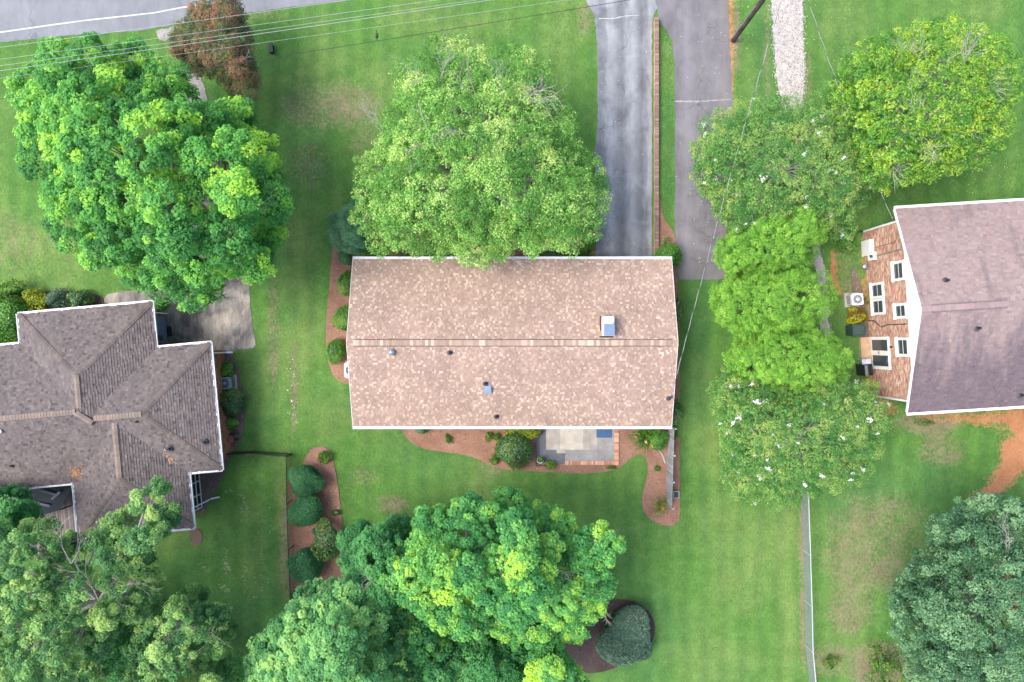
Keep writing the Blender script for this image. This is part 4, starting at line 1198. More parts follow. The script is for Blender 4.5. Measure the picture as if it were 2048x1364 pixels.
# ---- black yard fence left, chain link right
def fence_line(name, pts, h, post_r, label, mat, rails, pick_gap, wire_r=.006, wire_mat=None, top=None, slack=1):
    w = [P(*p) for p in pts]
    e = empty(name, (w[0].x, w[0].y, 0), 0, label, 'fence')
    o0 = Vector((w[0].x, w[0].y, 0))
    mesh = MB(); L = 0
    for a, b in zip(w[:-1], w[1:]):
        a, b = a - o0, b - o0; seg = (b - a).length; d = (b - a) / seg
        for z_ in rails:
            m = MB(); m.tube([a + Vector((0, 0, z_)), b + Vector((0, 0, z_))], top or post_r * .75, 6); m.build('rail', mat, e)
        k = max(1, round(seg / 2.4))
        for i in range(k + 1):
            if i == 0 and a.length > .01: continue
            p_ = a + d * (seg * i / k); m = MB(); m.tube([p_, p_ + Vector((0, 0, h + .03))], post_r, 8); m.build('post', mat, e)
        if pick_gap > 0:
            n_ = int(seg / pick_gap)
            for i in range(n_):
                p_ = a + d * (i + .5) * pick_gap; mesh.beam(p_ + Vector((0, 0, .06)), p_ + Vector((0, 0, h)), .026, .026)
        else:
            g = -pick_gap; n_ = int(seg / g) + 1
            for i in range(-int(h / g), n_):
                for s in (0, 1):
                    u0, u1 = i * g, i * g + h
                    z0, z1 = (0, h) if s == 0 else (h, 0)
                    t0, t1 = max(0, -u0 / h), min(1, (seg - u0) / h)
                    if t1 <= t0: continue
                    mesh.beam(a + d * (u0 + h * t0) + Vector((0, 0, .03 + z0 + (z1 - z0) * t0)), a + d * (u0 + h * t1) + Vector((0, 0, .03 + z0 + (z1 - z0) * t1)), wire_r * 2, wire_r * 2)
    f = mesh.build('pickets' if pick_gap > 0 else 'wire_mesh', wire_mat or mat, e); f['kind'] = 'stuff'
    return e
fence_line('metal_fence', [(462, 903), (512, 902), (582, 907)], 1.15, .038, 'black metal fence and gate from the hip roof house to the mulch bed', M['black'], (.15, 1.05), .11)
fence_line('wire_fence', [(584, 909), (585, 1000), (588, 1090), (592, 1180), (596, 1260)], 1.1, .034, 'black wire fence running along the mulch bed with round shrubs', M['black'], (1.08,), -.11, .004)
fence_line('chain_link_fence', [(1590, 900), (1602, 985), (1606, 1100), (1609, 1200), (1611, 1290), (1618, 1364), (1626, 1440)], 1.05, .03, 'silver chain link fence between the two back lawns', plain('fence_steel', (.55, .58, .62), .4, .3, var=.08, bmp=0), (1.05,), -.09, .0032, plain('fence_wire', (.36, .41, .45), .5, .3, var=.1, bmp=0), .028)

# ---- utility pole and wires
pb = P(1466, 81)
pole = empty('utility_pole', (pb.x, pb.y, 0), 0, 'tall dark wooden utility pole beside the dark driveway', 'utility pole')
m = MB(); m.tube([(0, 0, -.3), (.0, 0, 5), (.0, 0, 11.3)], [.15, .135, .11], 12); m.build('pole', M['wood_pole'], pole)
m = MB(); m.beam((-1.1, .5, 10.4), (1.1, -.3, 10.4), .1, .12); m.build('cross_arm', M['wood_pole'], pole)
m = MB(); m.tube([(-.14, .02, .2), (-.13, .02, 4.2)], .025, 6); m.build('cable_guard', M['steel'], pole)
wire_w = plain('bright_wire', (.38, .40, .40), .35, .2, var=.05, bmp=0)
wire_d = plain('dark_wire', (.03, .035, .035), .6, var=.1, bmp=0)
def wire(p0, p1, hz, r_, mat, label, sag=.25):
    # both ends at height hz; runs from far left to the pole
    a = P(p0[0], p0[1], hz); b = P(p1[0], p1[1], hz)
    d = (b - a).normalized()
    s0, s1 = a - d * 14, None
    L = (Vector((pb.x, pb.y, hz)) - s0).dot(d); s1 = s0 + d * L
    m = MB(); pts = []
    for k in range(25):
        t = k / 24; q = s0.lerp(s1, t); pts.append((q.x, q.y, q.z - sag * 4 * t * (1 - t) + sag * .7))
    m.tube(pts, r_, 5)
    o_ = m.build('power_line', mat)
    return tag(o_, label, 'wire', 'overhead wires along the street')
wire((0, 94), (700, -2), 10.4, .008, wire_w, 'bright overhead wire nearest the street, crossing the asphalt edge')
wire((0, 118), (865, 0), 9.3, .008, wire_w, 'bright overhead wire second from the street')
wire((0, 131), (947, 0), 9.05, .008, wire_w, 'upper wire of the close bright pair over the lawn')
wire((0, 141), (977, 0), 8.95, .011, wire_w, 'lower thicker wire of the close bright pair over the lawn')
wire((0, 156), (1135, 0), 8.2, .007, plain('grey_wire', (.34, .36, .36), .4, .1, bmp=0), 'thin grey overhead wire just above the dark cable')
wd = wire((513, 119), (1260, 0), 7.6, .014, wire_d, 'dark overhead cable, lowest of the street wires')
q = P(753, 70, 7.85)
m = MB(); m.beam((q.x, q.y + .25, 7.9), (q.x, q.y - .2, 7.7), .03, .05); m.box(q.x, q.y, 7.78, .12, .2, .14, taper=.8)
o = m.build('cable_spacer', M['black']); tag(o, 'small black clip hanging between the two lowest overhead wires', 'cable clip')

def drop(a, b, sag, label):
    a, b = Vector(a), Vector(b)
    e = empty('service_cable', a, 0, label, 'cable', 'twisted service cables')
    L = (b - a).length; d = (b - a) / L; n_ = int(L / .06)
    x = d.cross(Vector((0, 0, 1))).normalized(); y = x.cross(d)
    for (ph, r_, mat, nm) in ((0, .011, wire_w, 'bare_strand'), (math.pi, .013, plain('grey_sheath', (.06, .075, .065), .6, bmp=0), 'covered_strand')):
        pts = []
        for i in range(n_ + 1):
            t = i / n_; th = t * L / 1.25 * 2 * math.pi + ph
            c = (b - a) * t - Vector((0, 0, sag * 4 * t * (1 - t))) + (x * math.cos(th) + y * math.sin(th)) * .012
            pts.append(c)
        m = MB(); m.tube(pts, r_, 4); m.build(nm, mat, e)
drop((pb.x + .1, pb.y - .1, 8.4), MAST, .5, 'twisted cable from the utility pole to the ranch house roof mast')
drop((pb.x + .15, pb.y - .05, 8.7), (20.95, 6.55, 3.55), .4, 'twisted cable from the utility pole to the pink roofed house corner')
q = P(545, 100)
e = empty('utility_box', (q.x, q.y, 0), 0, 'small black utility box on the grass right of the red crape myrtle', 'utility box')
m = MB(); m.box(0, 0, .14, .22, .5, .28, taper=.94); m.build('body', M['black'], e)
m = MB(); m.box(0, 0, .30, .25, .54, .04, taper=.9); m.build('lid', M['dark_pipe'], e)

# ---- litter: petals on the drives, stones along the old property line
def scatter(name, label, cat, areas, tones, seed, size):
    r_ = random.Random(seed); m = MB()
    for (x0, y0, x1, y1, n_) in areas:
        for _ in range(n_):
            t = r_.random(); q = P(x0 + (x1 - x0) * r_.random(), y0 + (y1 - y0) * r_.random(), .03) if abs(x1 - x0) > 14 else P(x0 + (x1 - x0) * t + r_.gauss(0, 2.2), y0 + (y1 - y0) * t, .0)
            s_ = r_.uniform(*size); a = r_.uniform(0, 6.28)
            m.mesh([(q.x + s_ * math.cos(a + k * 1.257), q.y + s_ * math.sin(a + k * 1.257), .028) for k in range(5)] + [(q.x, q.y, .032 + s_ * .35)], [(0, 1, 5), (1, 2, 5), (2, 3, 5), (3, 4, 5), (4, 0, 5)], r_.choice(tones))
    o_ = m.build(name, M['chip']); tag(o_, label, cat, None, 'stuff')
scatter('fallen_petals', 'pale fallen petals scattered over the driveways and lawn', 'petals', [(1352, 20, 1460, 550, 80), (1200, 20, 1300, 500, 40), (1470, 10, 1700, 200, 120), (1900, 300, 2040, 390, 60)], [(.6, .57, .52), (.55, .5, .42), (.66, .64, .6)], 3, (.012, .028))
scatter('border_stones', 'broken line of small pale stones across the left side lawn', 'stones', [(574, 700, 590, 830, 26), (585, 790, 593, 850, 10)], [(.45, .42, .38), (.55, .52, .48), (.36, .32, .28)], 4, (.02, .055))

# dried grass clippings left in rows by the mower
def clippings():
    r_ = random.Random(12); m = MB()
    rows = [((480, 984), (490, 1000), 15), ((488, 1000), (499, 1024), 22), ((452, 983), (453, 984), 7), ((462, 982), (463, 983), 5), ((480, 1018), (492, 1030), 11), ((455, 1090), (452, 1150), 27), ((448, 1120), (462, 1142), 27),
            ((440, 1172), (458, 1180), 18), ((492, 1120), (489, 1190), 18), ((526, 1030), (524, 1190), 20), ((400, 1128), (420, 1140), 18), ((512, 1060), (510, 1230), 13), ((440, 1060), (446, 1110), 9), ((541, 1010), (538, 1180), 11)]
    for a, b, n in rows:
        for _ in range(n):
            t = r_.random(); q = P(a[0] + (b[0] - a[0]) * t + r_.gauss(0, 1.9), a[1] + (b[1] - a[1]) * t + r_.gauss(0, 2.2))
            g = r_.uniform(0, 6.28); l = r_.uniform(.025, .06); w = l * .35; ca, sa = math.cos(g), math.sin(g)
            m.face([(q.x - ca * l - sa * w, q.y - sa * l + ca * w, .035), (q.x - ca * l + sa * w, q.y - sa * l - ca * w, .035), (q.x + ca * l + sa * w, q.y + sa * l - ca * w, .045), (q.x + ca * l - sa * w, q.y + sa * l + ca * w, .045)], r_.choice([(.24, .30, .18), (.30, .34, .24), (.20, .27, .15)]))
    tag(m.build('grass_clippings', M['chip']), 'pale dried grass clippings in rows on the fenced left lawn', 'clippings', None, 'stuff')
clippings()

# ------------------------------------------------------------------ plants
def unit(n, r_, zmin=-1.0):
    z = r_.uniform(zmin, 1, n); a = r_.uniform(0, 2 * np.pi, n); q = np.sqrt(1 - z * z)
    return np.stack([q * np.cos(a), q * np.sin(a), z], 1)

def norm(v): return v / np.maximum(np.linalg.norm(v, axis=1, keepdims=True), 1e-6)

def tri_leaves(name, C, Nn, size, aspect, tint, mat, r_):
    n = len(C)
    t = norm(np.cross(Nn, unit(n, r_))); b = np.cross(Nn, t)
    l = size[:, None] * .5; w = l * aspect
    V = np.empty((n, 3, 3), np.float32)
    V[:, 0] = C - t * l + b * w; V[:, 1] = C - t * l * r_.uniform(.2, 1, (n, 1)) - b * w; V[:, 2] = C + t * l
    me = bpy.data.meshes.new(name)
    me.vertices.add(n * 3); me.vertices.foreach_set('co', V.ravel())
    me.loops.add(n * 3); me.loops.foreach_set('vertex_index', np.arange(n * 3, dtype=np.int32))
    me.polygons.add(n); me.polygons.foreach_set('loop_start', np.arange(0, n * 3, 3, dtype=np.int32))
    me.update(calc_edges=True)
    at = me.attributes.new('tint', 'FLOAT', 'FACE'); at.data.foreach_set('value', np.clip(tint, 0, 1).astype(np.float32))
    me.materials.append(mat)
    return me

def leaf_mesh(name, C, Nn, size, aspect, tint, mat, r_, fold=.25):
    n = len(C)
    t = norm(np.cross(Nn, unit(n, r_))); b = np.cross(Nn, t)
    l = size[:, None] * .5; w = l * aspect
    V = np.empty((n, 4, 3), np.float32)
    V[:, 0] = C - t * l; V[:, 1] = C + b * w + Nn * w * fold; V[:, 2] = C + t * l; V[:, 3] = C - b * w + Nn * w * fold
    me = bpy.data.meshes.new(name)
    me.vertices.add(n * 4); me.vertices.foreach_set('co', V.ravel())
    me.loops.add(n * 4); me.loops.foreach_set('vertex_index', np.arange(n * 4, dtype=np.int32))
    me.polygons.add(n); me.polygons.foreach_set('loop_start', np.arange(0, n * 4, 4, dtype=np.int32))
    me.update(calc_edges=True)
    at = me.attributes.new('tint', 'FLOAT', 'FACE'); at.data.foreach_set('value', np.clip(tint, 0, 1).astype(np.float32))
    me.materials.append(mat)
    return me

def tree(name, label, group, poly, base_px, ztop, zedge, mat, n_leaf, leaf, lobe, sub, ns=13, aspect=.55, trunk_r=.2, seed=1, spread=(.22, .16, .16),
         bark='bark', up=.75, bare=(), blossoms=0, blossom_mat=None, layers=1, gaps=0.0, p_dome=.5, skip=(), spacing=1.2, zvar=.35, cat='tree', inset=.62):
    r_ = np.random.default_rng(seed)
    base = P(*base_px); B = np.array([base.x, base.y, 0])
    e = empty(name, (base.x, base.y, 0), 0, label, cat, group)
    xs = [p[0] for p in poly]; ys = [p[1] for p in poly]
    gx, gy = np.meshgrid(np.linspace(min(xs), max(xs), 60), np.linspace(min(ys), max(ys), 60))
    dm = poly_dist(gx, gy, poly).max()
    zm = (ztop + zedge) / 2; sc = (HCAM - zm) / FPX
    lr_px = lobe / sc
    # lobes, kept apart from each other
    cand = np.stack([r_.uniform(min(xs), max(xs), 6000), r_.uniform(min(ys), max(ys), 6000)], 1)
    dd = poly_dist(cand[:, 0], cand[:, 1], poly)
    keep = []
    for i in np.argsort(-r_.random(6000)):
        if dd[i] < lr_px * inset: continue
        c = cand[i]
        if any((c[0] - k[0]) ** 2 + (c[1] - k[1]) ** 2 < (lr_px * spacing * k[3]) ** 2 for k in keep): continue
        if any(((c[0] - h[0]) / h[2]) ** 2 + ((c[1] - h[1]) / h[2]) ** 2 < 1 for h in skip): continue
        keep.append((c[0], c[1], dd[i], r_.uniform(.75, 1.15)))
    lobes = []
    for (px, py, d, k) in keep:
        t = min(1, max(0, (d - lr_px * .5) / (dm - lr_px * .5)))
        z = zedge + (ztop - zedge) * (1 - (1 - t) ** 2) ** p_dome + r_.normal(0, zvar) * lobe
        q = P(px, py, z); rad = lobe * k * r_.uniform(.9, 1.15)
        lobes.append((q.x, q.y, z, rad, r_.normal()))
        for j in range(layers):
            if t < .35:   # sides of the crown
                cxy = np.array([q.x, q.y]); c0 = np.array([np.mean([P(*p, zm).x for p in poly]), np.mean([P(*p, zm).y for p in poly])])
                inw = cxy + (c0 - cxy) * (.08 + .06 * j)
                zz = z - lobe * (1.1 + .9 * j)
                if zz > max(.8, zedge * .35): lobes.append((inw[0], inw[1], zz, rad * .95, r_.normal()))
    Lb = np.array(lobes); nl = len(Lb)
    # shoots: evenly spread over every lobe, those buried inside a neighbour left out
    li = np.repeat(np.arange(nl), ns); k_ = np.tile(np.arange(ns), nl)
    zf = 1 - (k_ + .5) / ns * 1.35 + r_.normal(0, .05, nl * ns); zf = np.clip(zf, -.5, 1)
    af = k_ * 2.39996 + np.repeat(r_.uniform(0, 6.28, nl), ns) + r_.normal(0, .25, nl * ns); qf = np.sqrt(1 - zf * zf)
    d = np.stack([qf * np.cos(af), qf * np.sin(af), zf], 1)
    S = Lb[li, :3] + d * Lb[li, 3:4] * (r_.uniform(.8, 1.08, len(li))[:, None]) * np.array([1, 1, .85])
    ok = np.ones(len(S), bool)
    for j in range(nl):
        dist = np.linalg.norm((S - Lb[j, :3]) / np.array([1, 1, .85]), axis=1)
        ok &= ~((dist < Lb[j, 3] * .72) & (li != j))
    ok &= r_.random(len(S)) > gaps
    S = S[ok]; li = li[ok]; d = d[ok]; nsub = len(S)
    st = r_.normal(0, 1, nsub)
    per = max(6, int(n_leaf * 1.9 / nsub))
    si = np.repeat(np.arange(nsub), per); n = len(si)
    ld = unit(n, r_, -.55)
    srad = sub * r_.uniform(.7, 1.3, nsub)
    C = S[si] + ld * (srad[si] * r_.uniform(.15, 1.0, n) ** .45)[:, None] * np.array([1, 1, .9])
    Nn = norm(ld * .55 + d[si] * .2 + np.array([0, 0, up]) + r_.normal(0, .28, (n, 3)))
    tint = .45 + spread[0] * Lb[li[si], 4] * .6 + spread[1] * st[si] + spread[2] * r_.normal(0, 1, n)
    size = leaf * .8 * r_.uniform(.7, 1.3, n)
    me = tri_leaves('crown', C - B, Nn, size, aspect, tint, mat, r_)
    link('crown', me, e)
    # trunk and limbs
    cx, cy = Lb[:, 0].mean() - B[0], Lb[:, 1].mean() - B[1]
    fork = Vector((cx * .35, cy * .35, ztop * .38))
    m = MB()
    m.tube([(0, 0, -.15), (0, 0, .25), (cx * .12, cy * .12, ztop * .18), fork], [trunk_r * 1.5, trunk_r * 1.1, trunk_r, trunk_r * .85], 9)
    m.build('trunk', M[bark], e, True)
    m = MB(); rr = random.Random(seed)
    LP_ = Lb[:, :3] - B
    hubs = [int(np.argmax(LP_[:, 2]))]
    for _k in range(max(3, nl // 8) - 1):
        hubs.append(int(np.argmax(np.min([np.linalg.norm(LP_ - LP_[h], axis=1) for h in hubs], axis=0))))
    own = np.argmin([np.linalg.norm(LP_ - LP_[h], axis=1) for h in hubs], axis=0)
    for k, h in enumerate(hubs):
        grp = LP_[own == k]
        mean = Vector(grp.mean(axis=0)); f = fork * rr.uniform(.7, 1.0)
        hub = f.lerp(mean, rr.uniform(.55, .7)) - Vector((0, 0, .06 * (mean - f).length))
        mid = f.lerp(hub, .5) + Vector((rr.uniform(-.25, .25), rr.uniform(-.25, .25), rr.uniform(-.25, .15)))
        w = trunk_r * .42
        m.tube([f, mid, hub], [w, w * .75, w * .5], 5, cap=False)
        for g in grp:
            t_ = Vector(g); q2 = hub.lerp(t_, .5) + Vector((rr.uniform(-.2, .2), rr.uniform(-.2, .2), rr.uniform(-.1, .15)))
            m.tube([hub, q2, t_], [w * .45, w * .3, w * .14], 4, cap=False)
            for _j in range(2):
                dv = Vector((rr.uniform(-1, 1), rr.uniform(-1, 1), rr.uniform(-.2, 1))).normalized() * lobe * .9
                m.tube([q2, q2.lerp(t_ + dv, .5), t_ + dv], [w * .2, w * .13, w * .07], 3, cap=False)
    m.build('limbs', M[bark], e)
    def limb(m, p, dv, ln, w, depth):
        pts = [p]; rad = [w]; nseg = 4
        for k in range(nseg):
            dv = (dv + Vector((rr.uniform(-.28, .28), rr.uniform(-.28, .28), rr.uniform(-.18, .22)))).normalized()
            pts.append(pts[-1] + dv * ln / nseg); rad.append(w * (1 - (k + 1) / nseg * .78))
            if depth and k > 0:
                for _s in range(2 if depth > 1 else 1):
                    sd = (dv + Vector((rr.uniform(-.9, .9), rr.uniform(-.9, .9), rr.uniform(-.3, .4)))).normalized()
                    limb(m, pts[-1], sd, ln * rr.uniform(.35, .6), w * .5, depth - 1)
        m.tube(pts, rad, 3, cap=False)
    for (px, py, zz, ln, cnt) in bare:
        q = P(px, py, zz) - Vector((B[0], B[1], 0))
        out = Vector((q.x - fork.x, q.y - fork.y, 0)); out = out.normalized() if out.length > .1 else Vector((1, 0, 0))
        m = MB()
        for _k in range(1 + cnt // 4):
            a = rr.uniform(-1.2, 1.2); dv = Vector((out.x * math.cos(a) - out.y * math.sin(a), out.x * math.sin(a) + out.y * math.cos(a), .35)).normalized()
            limb(m, q - out * ln * .6 - Vector((0, 0, .45)), dv, ln * rr.uniform(1.3, 1.9), .03, 2)
        m.build('bare_branch', M['pale_bark'], e)
    if blossoms:
        top = np.where(d[:, 2] > .1)[0]
        # flower heads on the uppermost twigs, each one a part
        idx = r_.choice(top, min(blossoms, len(top)), replace=False)
        protos = []
        for k in range(3):
            nb = 26
            bc = r_.normal(0, .075, (nb, 3)) * np.array([1, 1, 1.1]); bn = norm(bc + np.array([0, 0, .08]) + r_.normal(0, .04, (nb, 3)))
            protos.append(leaf_mesh('blossom', bc, bn, r_.uniform(.06, .11, nb), .85, r_.uniform(0, 1, nb), blossom_mat, r_))
        for i in idx:
            q = S[i] + d[i] * sub * .6 + np.array([0, 0, sub * .75]) - B
            o_ = link('blossom', protos[i % 3], e, tuple(q), rr.uniform(0, 6)); k = rr.uniform(.4, 1.05); o_.scale = (k, k * rr.uniform(.7, 1.3), k)
    return e

F = {}
F['maple'] = foliage('maple_leaves', (0.046, 0.200, 0.046), (0.129, 0.427, 0.084), (0.413, 0.724, 0.084), .36)
F['birch'] = foliage('fine_pale_leaves', (0.090, 0.258, 0.048), (0.222, 0.504, 0.096), (0.600, 0.744, 0.240), .38)
F['crape_red'] = foliage('bronze_crape_leaves', (.075, .125, .050), (.17, .165, .075), (.31, .155, .09), .28)
F['crape'] = foliage('crape_leaves', (0.052, 0.190, 0.046), (0.149, 0.368, 0.081), (0.414, 0.506, 0.138), .34)
F['lime'] = foliage('lime_cypress', (0.092, 0.270, 0.032), (0.216, 0.475, 0.059), (0.389, 0.648, 0.108), .34)
F['magnolia'] = foliage('magnolia_leaves', (0.044, 0.165, 0.020), (0.143, 0.374, 0.033), (0.418, 0.550, 0.044), .26, .38, .45)
F['oak'] = foliage('blue_green_oak', (0.036, 0.104, 0.050), (0.089, 0.224, 0.103), (0.231, 0.406, 0.202), .25)
F['poplar'] = foliage('tulip_poplar', (0.056, 0.252, 0.073), (0.157, 0.470, 0.118), (0.470, 0.739, 0.095), .40)
F['poplar_dk'] = foliage('dark_green_leaves', (0.032, 0.156, 0.049), (0.074, 0.291, 0.085), (0.137, 0.395, 0.111), .34)  # darker green for the low and half hidden trees
F['mint'] = foliage('pale_mint_leaves', (0.066, 0.240, 0.082), (0.182, 0.459, 0.151), (0.375, 0.633, 0.189), .36)
F['back'] = foliage('back_yard_leaves', (0.047, 0.156, 0.052), (0.142, 0.348, 0.104), (0.420, 0.603, 0.176), .34)
F['cedar'] = foliage('blue_cedar', (.050, .16, .080), (.115, .29, .14), (.20, .38, .19), .22)
F['box'] = foliage('boxwood', (.030, .135, .022), (.090, .28, .036), (.24, .42, .045), .24, .4, .4)
F['holly'] = foliage('dark_holly', (.022, .085, .030), (.065, .175, .050), (.21, .33, .07), .2, .35, .45)
F['round'] = foliage('deep_green_shrub', (.020, .100, .038), (.050, .195, .072), (.105, .29, .105), .2)
F['yellow'] = foliage('golden_shrub', (.10, .17, .014), (.28, .36, .020), (.52, .52, .07), .2)
F['fern'] = foliage('young_green', (.03, .11, .015), (.085, .22, .025), (.20, .33, .045), .25)
F['redyel'] = foliage('red_and_yellow_shrub', (.17, .045, .030), (.22, .20, .012), (.42, .42, .015), .2)
F['spiky'] = foliage('grey_green_spiky', (.040, .095, .062), (.095, .19, .125), (.22, .33, .22), .18)
F['petal'] = foliage('white_petals', (.68, .68, .66), (.76, .76, .75), (.82, .82, .82), .15)
F['pink_petal'] = foliage('red_petals', (.32, .03, .04), (.45, .05, .06), (.55, .12, .12), .15)

tree('maple_tree', 'huge bright green maple with lumpy crown left of the front lawn', None,
     [(110, 88), (190, 68), (240, 92), (300, 85), (345, 105), (365, 150), (388, 205), (450, 188), (520, 222), (548, 250), (552, 330), (560, 378), (603, 408), (608, 440), (575, 465), (545, 485), (532, 545), (480, 575), (440, 592), (400, 612), (350, 600), (300, 585), (262, 548), (205, 545), (150, 500), (92, 455), (62, 380), (38, 330), (48, 270), (28, 205), (52, 140)],
     (395, 390), 10.2, 4.4, F['maple'], 100000, 0.155, 0.95, 0.33, ns=20, aspect=0.9, trunk_r=.38, seed=101, layers=2, bare=[(240, 325, 10.5, .9, 8), (500, 420, 8, .8, 5)], skip=[(250, 320, 42), (330, 105, 20), (460, 355, 18), (130, 190, 16), (380, 310, 16)], spread=(.30, .20, .12), spacing=1.22, zvar=.75)
tree('birch_tree', 'broad pale green dome shaped tree in front of the ranch house', None,
     [(815, 112), (880, 85), (922, 78), (950, 98), (1020, 90), (1062, 88), (1100, 130), (1118, 190), (1158, 232), (1172, 300), (1205, 345), (1214, 400), (1208, 468), (1180, 502), (1120, 505), (1070, 530), (1040, 512), (960, 535), (900, 512), (830, 512), (760, 505), (715, 472), (703, 420), (715, 350), (745, 300), (752, 240), (785, 180)],
     (960, 380), 9.2, 3.8, F['birch'], 118000, 0.105, 0.7, 0.27, ns=20, aspect=0.8, trunk_r=.3, seed=102, layers=2, bark='pale_bark', spread=(.34, .15, .25), spacing=1.12, zvar=.45,
     bare=[(955, 175, 8.6, 1.0, 9), (1020, 180, 8.4, 1.0, 8), (860, 150, 8, .9, 8), (925, 245, 9.6, .8, 6), (845, 275, 9.2, .8, 8), (1060, 190, 8, .9, 8), (745, 260, 6.5, .8, 5), (1010, 505, 4.6, .8, 7)], skip=[(955, 178, 16), (1022, 175, 14), (865, 150, 14)])
tree('crape_myrtle', 'bronze leaved crape myrtle with red flowers beside the street', None,
     [(345, 52), (385, 10), (405, -8), (470, -10), (495, 40), (498, 90), (512, 130), (512, 190), (482, 198), (450, 165), (400, 150), (345, 112), (332, 80)],
     (450, 130), 5.2, 2.4, F['crape_red'], 26000, 0.11, 0.5, 0.24, ns=16, aspect=0.6, trunk_r=.1, seed=103, layers=1, bark='pale_bark', bare=[(462, 108, 4.9, .45, 8), (470, 120, 4.7, .4, 4)], skip=[(465, 112, 18), (440, 165, 14)], spread=(.3, .2, .2), blossoms=26, blossom_mat=F['pink_petal'])
tree('white_crape_myrtle', 'green crape myrtle with white flowers overhanging the dark driveway', 'white flowering crape myrtles',
     [(1392, 285), (1412, 245), (1440, 218), (1500, 206), (1550, 183), (1600, 205), (1650, 195), (1700, 200), (1718, 300), (1748, 380), (1712, 412), (1692, 470), (1640, 450), (1560, 480), (1480, 492), (1440, 440), (1425, 400), (1400, 370), (1388, 330)],
     (1540, 350), 6.2, 2.6, F['crape'], 54000, 0.11, 0.55, 0.23, ns=18, aspect=0.6, trunk_r=.12, seed=104, layers=2, bark='pale_bark', blossoms=64, blossom_mat=F['petal'], spread=(.2, .2, .2), inset=.3)
tree('white_crape_myrtle', 'green crape myrtle with white flowers south of the lime green conifers', 'white flowering crape myrtles',
     [(1436, 735), (1480, 752), (1580, 778), (1690, 762), (1742, 768), (1782, 830), (1762, 900), (1724, 958), (1660, 985), (1592, 1000), (1556, 1012), (1470, 985), (1443, 930), (1437, 860), (1428, 790)],
     (1585, 868), 6.0, 2.4, F['crape'], 56000, 0.11, 0.55, 0.23, ns=18, aspect=0.6, trunk_r=.12, seed=105, layers=2, bark='pale_bark', blossoms=90, blossom_mat=F['petal'], spread=(.2, .22, .2), inset=.3)
for k, (pg, bs, lb) in enumerate((
    ([(1436, 492), (1470, 462), (1530, 430), (1600, 408), (1652, 425), (1642, 482), (1612, 530), (1560, 548), (1500, 552), (1448, 545)], (1525, 495), 'lime green feathery conifer nearest the driveway, topmost of three'),
    ([(1428, 602), (1448, 556), (1520, 533), (1600, 528), (1664, 562), (1664, 612), (1622, 655), (1560, 685), (1490, 672), (1438, 648)], (1530, 605), 'lime green feathery conifer in the middle of the row of three'),
    ([(1440, 722), (1480, 680), (1560, 655), (1640, 660), (1692, 700), (1694, 750), (1642, 780), (1560, 778), (1480, 762)], (1545, 705), 'lime green feathery conifer between its twin and the lower white crape myrtle'))):
    tree('feathery_conifer', lb, 'lime green conifers in a row', pg, bs, 6.6 - .3 * k, 3.2, F['lime'], 57000, .075, .40, .16, ns=16, aspect=.7, trunk_r=.14, seed=110 + k, layers=3, spread=(.14, .16, .16), up=.7, spacing=1.25, zvar=.7, inset=.2)
tree('magnolia_tree', 'glossy yellow green magnolia with grey limbs showing, top right corner', None,
     [(1648, 152), (1700, 102), (1760, 72), (1808, 62), (1832, 28), (1852, 45), (1900, 35), (1960, 48), (2002, 70), (2035, 110), (2042, 190), (2022, 260), (2005, 300), (1940, 350), (1850, 370), (1800, 388), (1740, 382), (1718, 330), (1690, 260), (1658, 210)],
     (1790, 250), 8.0, 3.4, F['magnolia'], 48000, 0.155, 0.46, 0.21, ns=15, aspect=0.45, trunk_r=.22, seed=120, layers=2, bark='pale_bark', spread=(.2, .2, .2), gaps=.12, spacing=1.25, up=.7,
     bare=[(1930, 130, 7.6, 1.1, 14), (1835, 270, 7.6, .7, 8), (1855, 190, 8.2, .9, 8), (1900, 250, 7.4, .6, 4), (1960, 190, 7, .9, 8), (1840, 130, 7.4, .9, 8), (1790, 310, 6.6, .8, 8)])
tree('oak_tree', 'dark blue green oak in the bottom right corner', None,
     [(1880, 1012), (1942, 1000), (1992, 985), (2060, 990), (2160, 1040), (2200, 1200), (2180, 1400), (2050, 1470), (1860, 1460), (1815, 1370), (1790, 1300), (1772, 1242), (1800, 1182), (1822, 1150), (1852, 1130), (1860, 1080)],
     (1930, 1180), 9.5, 4.2, F['oak'], 72000, 0.13, 0.85, 0.3, ns=20, aspect=0.7, trunk_r=.35, seed=130, layers=1, spread=(.22, .2, .2), spacing=1.3, skip=[(2035, 1110, 22), (1960, 1240, 12), (1850, 1220, 14)], zvar=.6, bare=[(2020, 1095, 9, .8, 6)])
tree('poplar_tree', 'tall yellow green tulip poplar at the bottom centre of the back lawn', None,
     [(768, 1110), (800, 1040), (832, 1008), (868, 1000), (892, 985), (940, 1000), (980, 1000), (1030, 983), (1062, 1010), (1112, 1008), (1142, 1050), (1152, 1078), (1200, 1055), (1238, 1060), (1238, 1130), (1225, 1200), (1228, 1235), (1190, 1240), (1150, 1292), (1090, 1312), (1030, 1290), (990, 1262), (940, 1278), (880, 1312), (800, 1324), (788, 1300), (822, 1250), (770, 1200), (757, 1150)],
     (985, 1110), 9.8, 4.6, F['poplar'], 95000, 0.15, 0.72, 0.29, ns=19, aspect=0.9, trunk_r=.3, seed=140, layers=2, bark='pale_bark', spread=(.26, .2, .14), skip=[(965, 1135, 26), (975, 1240, 16), (1040, 1140, 12)], bare=[(962, 1140, 8.0, .8, 8), (1080, 1040, 7.6, .6, 3), (1215, 1215, 5.6, .5, 3)], zvar=1.3, spacing=1.5, gaps=.12)
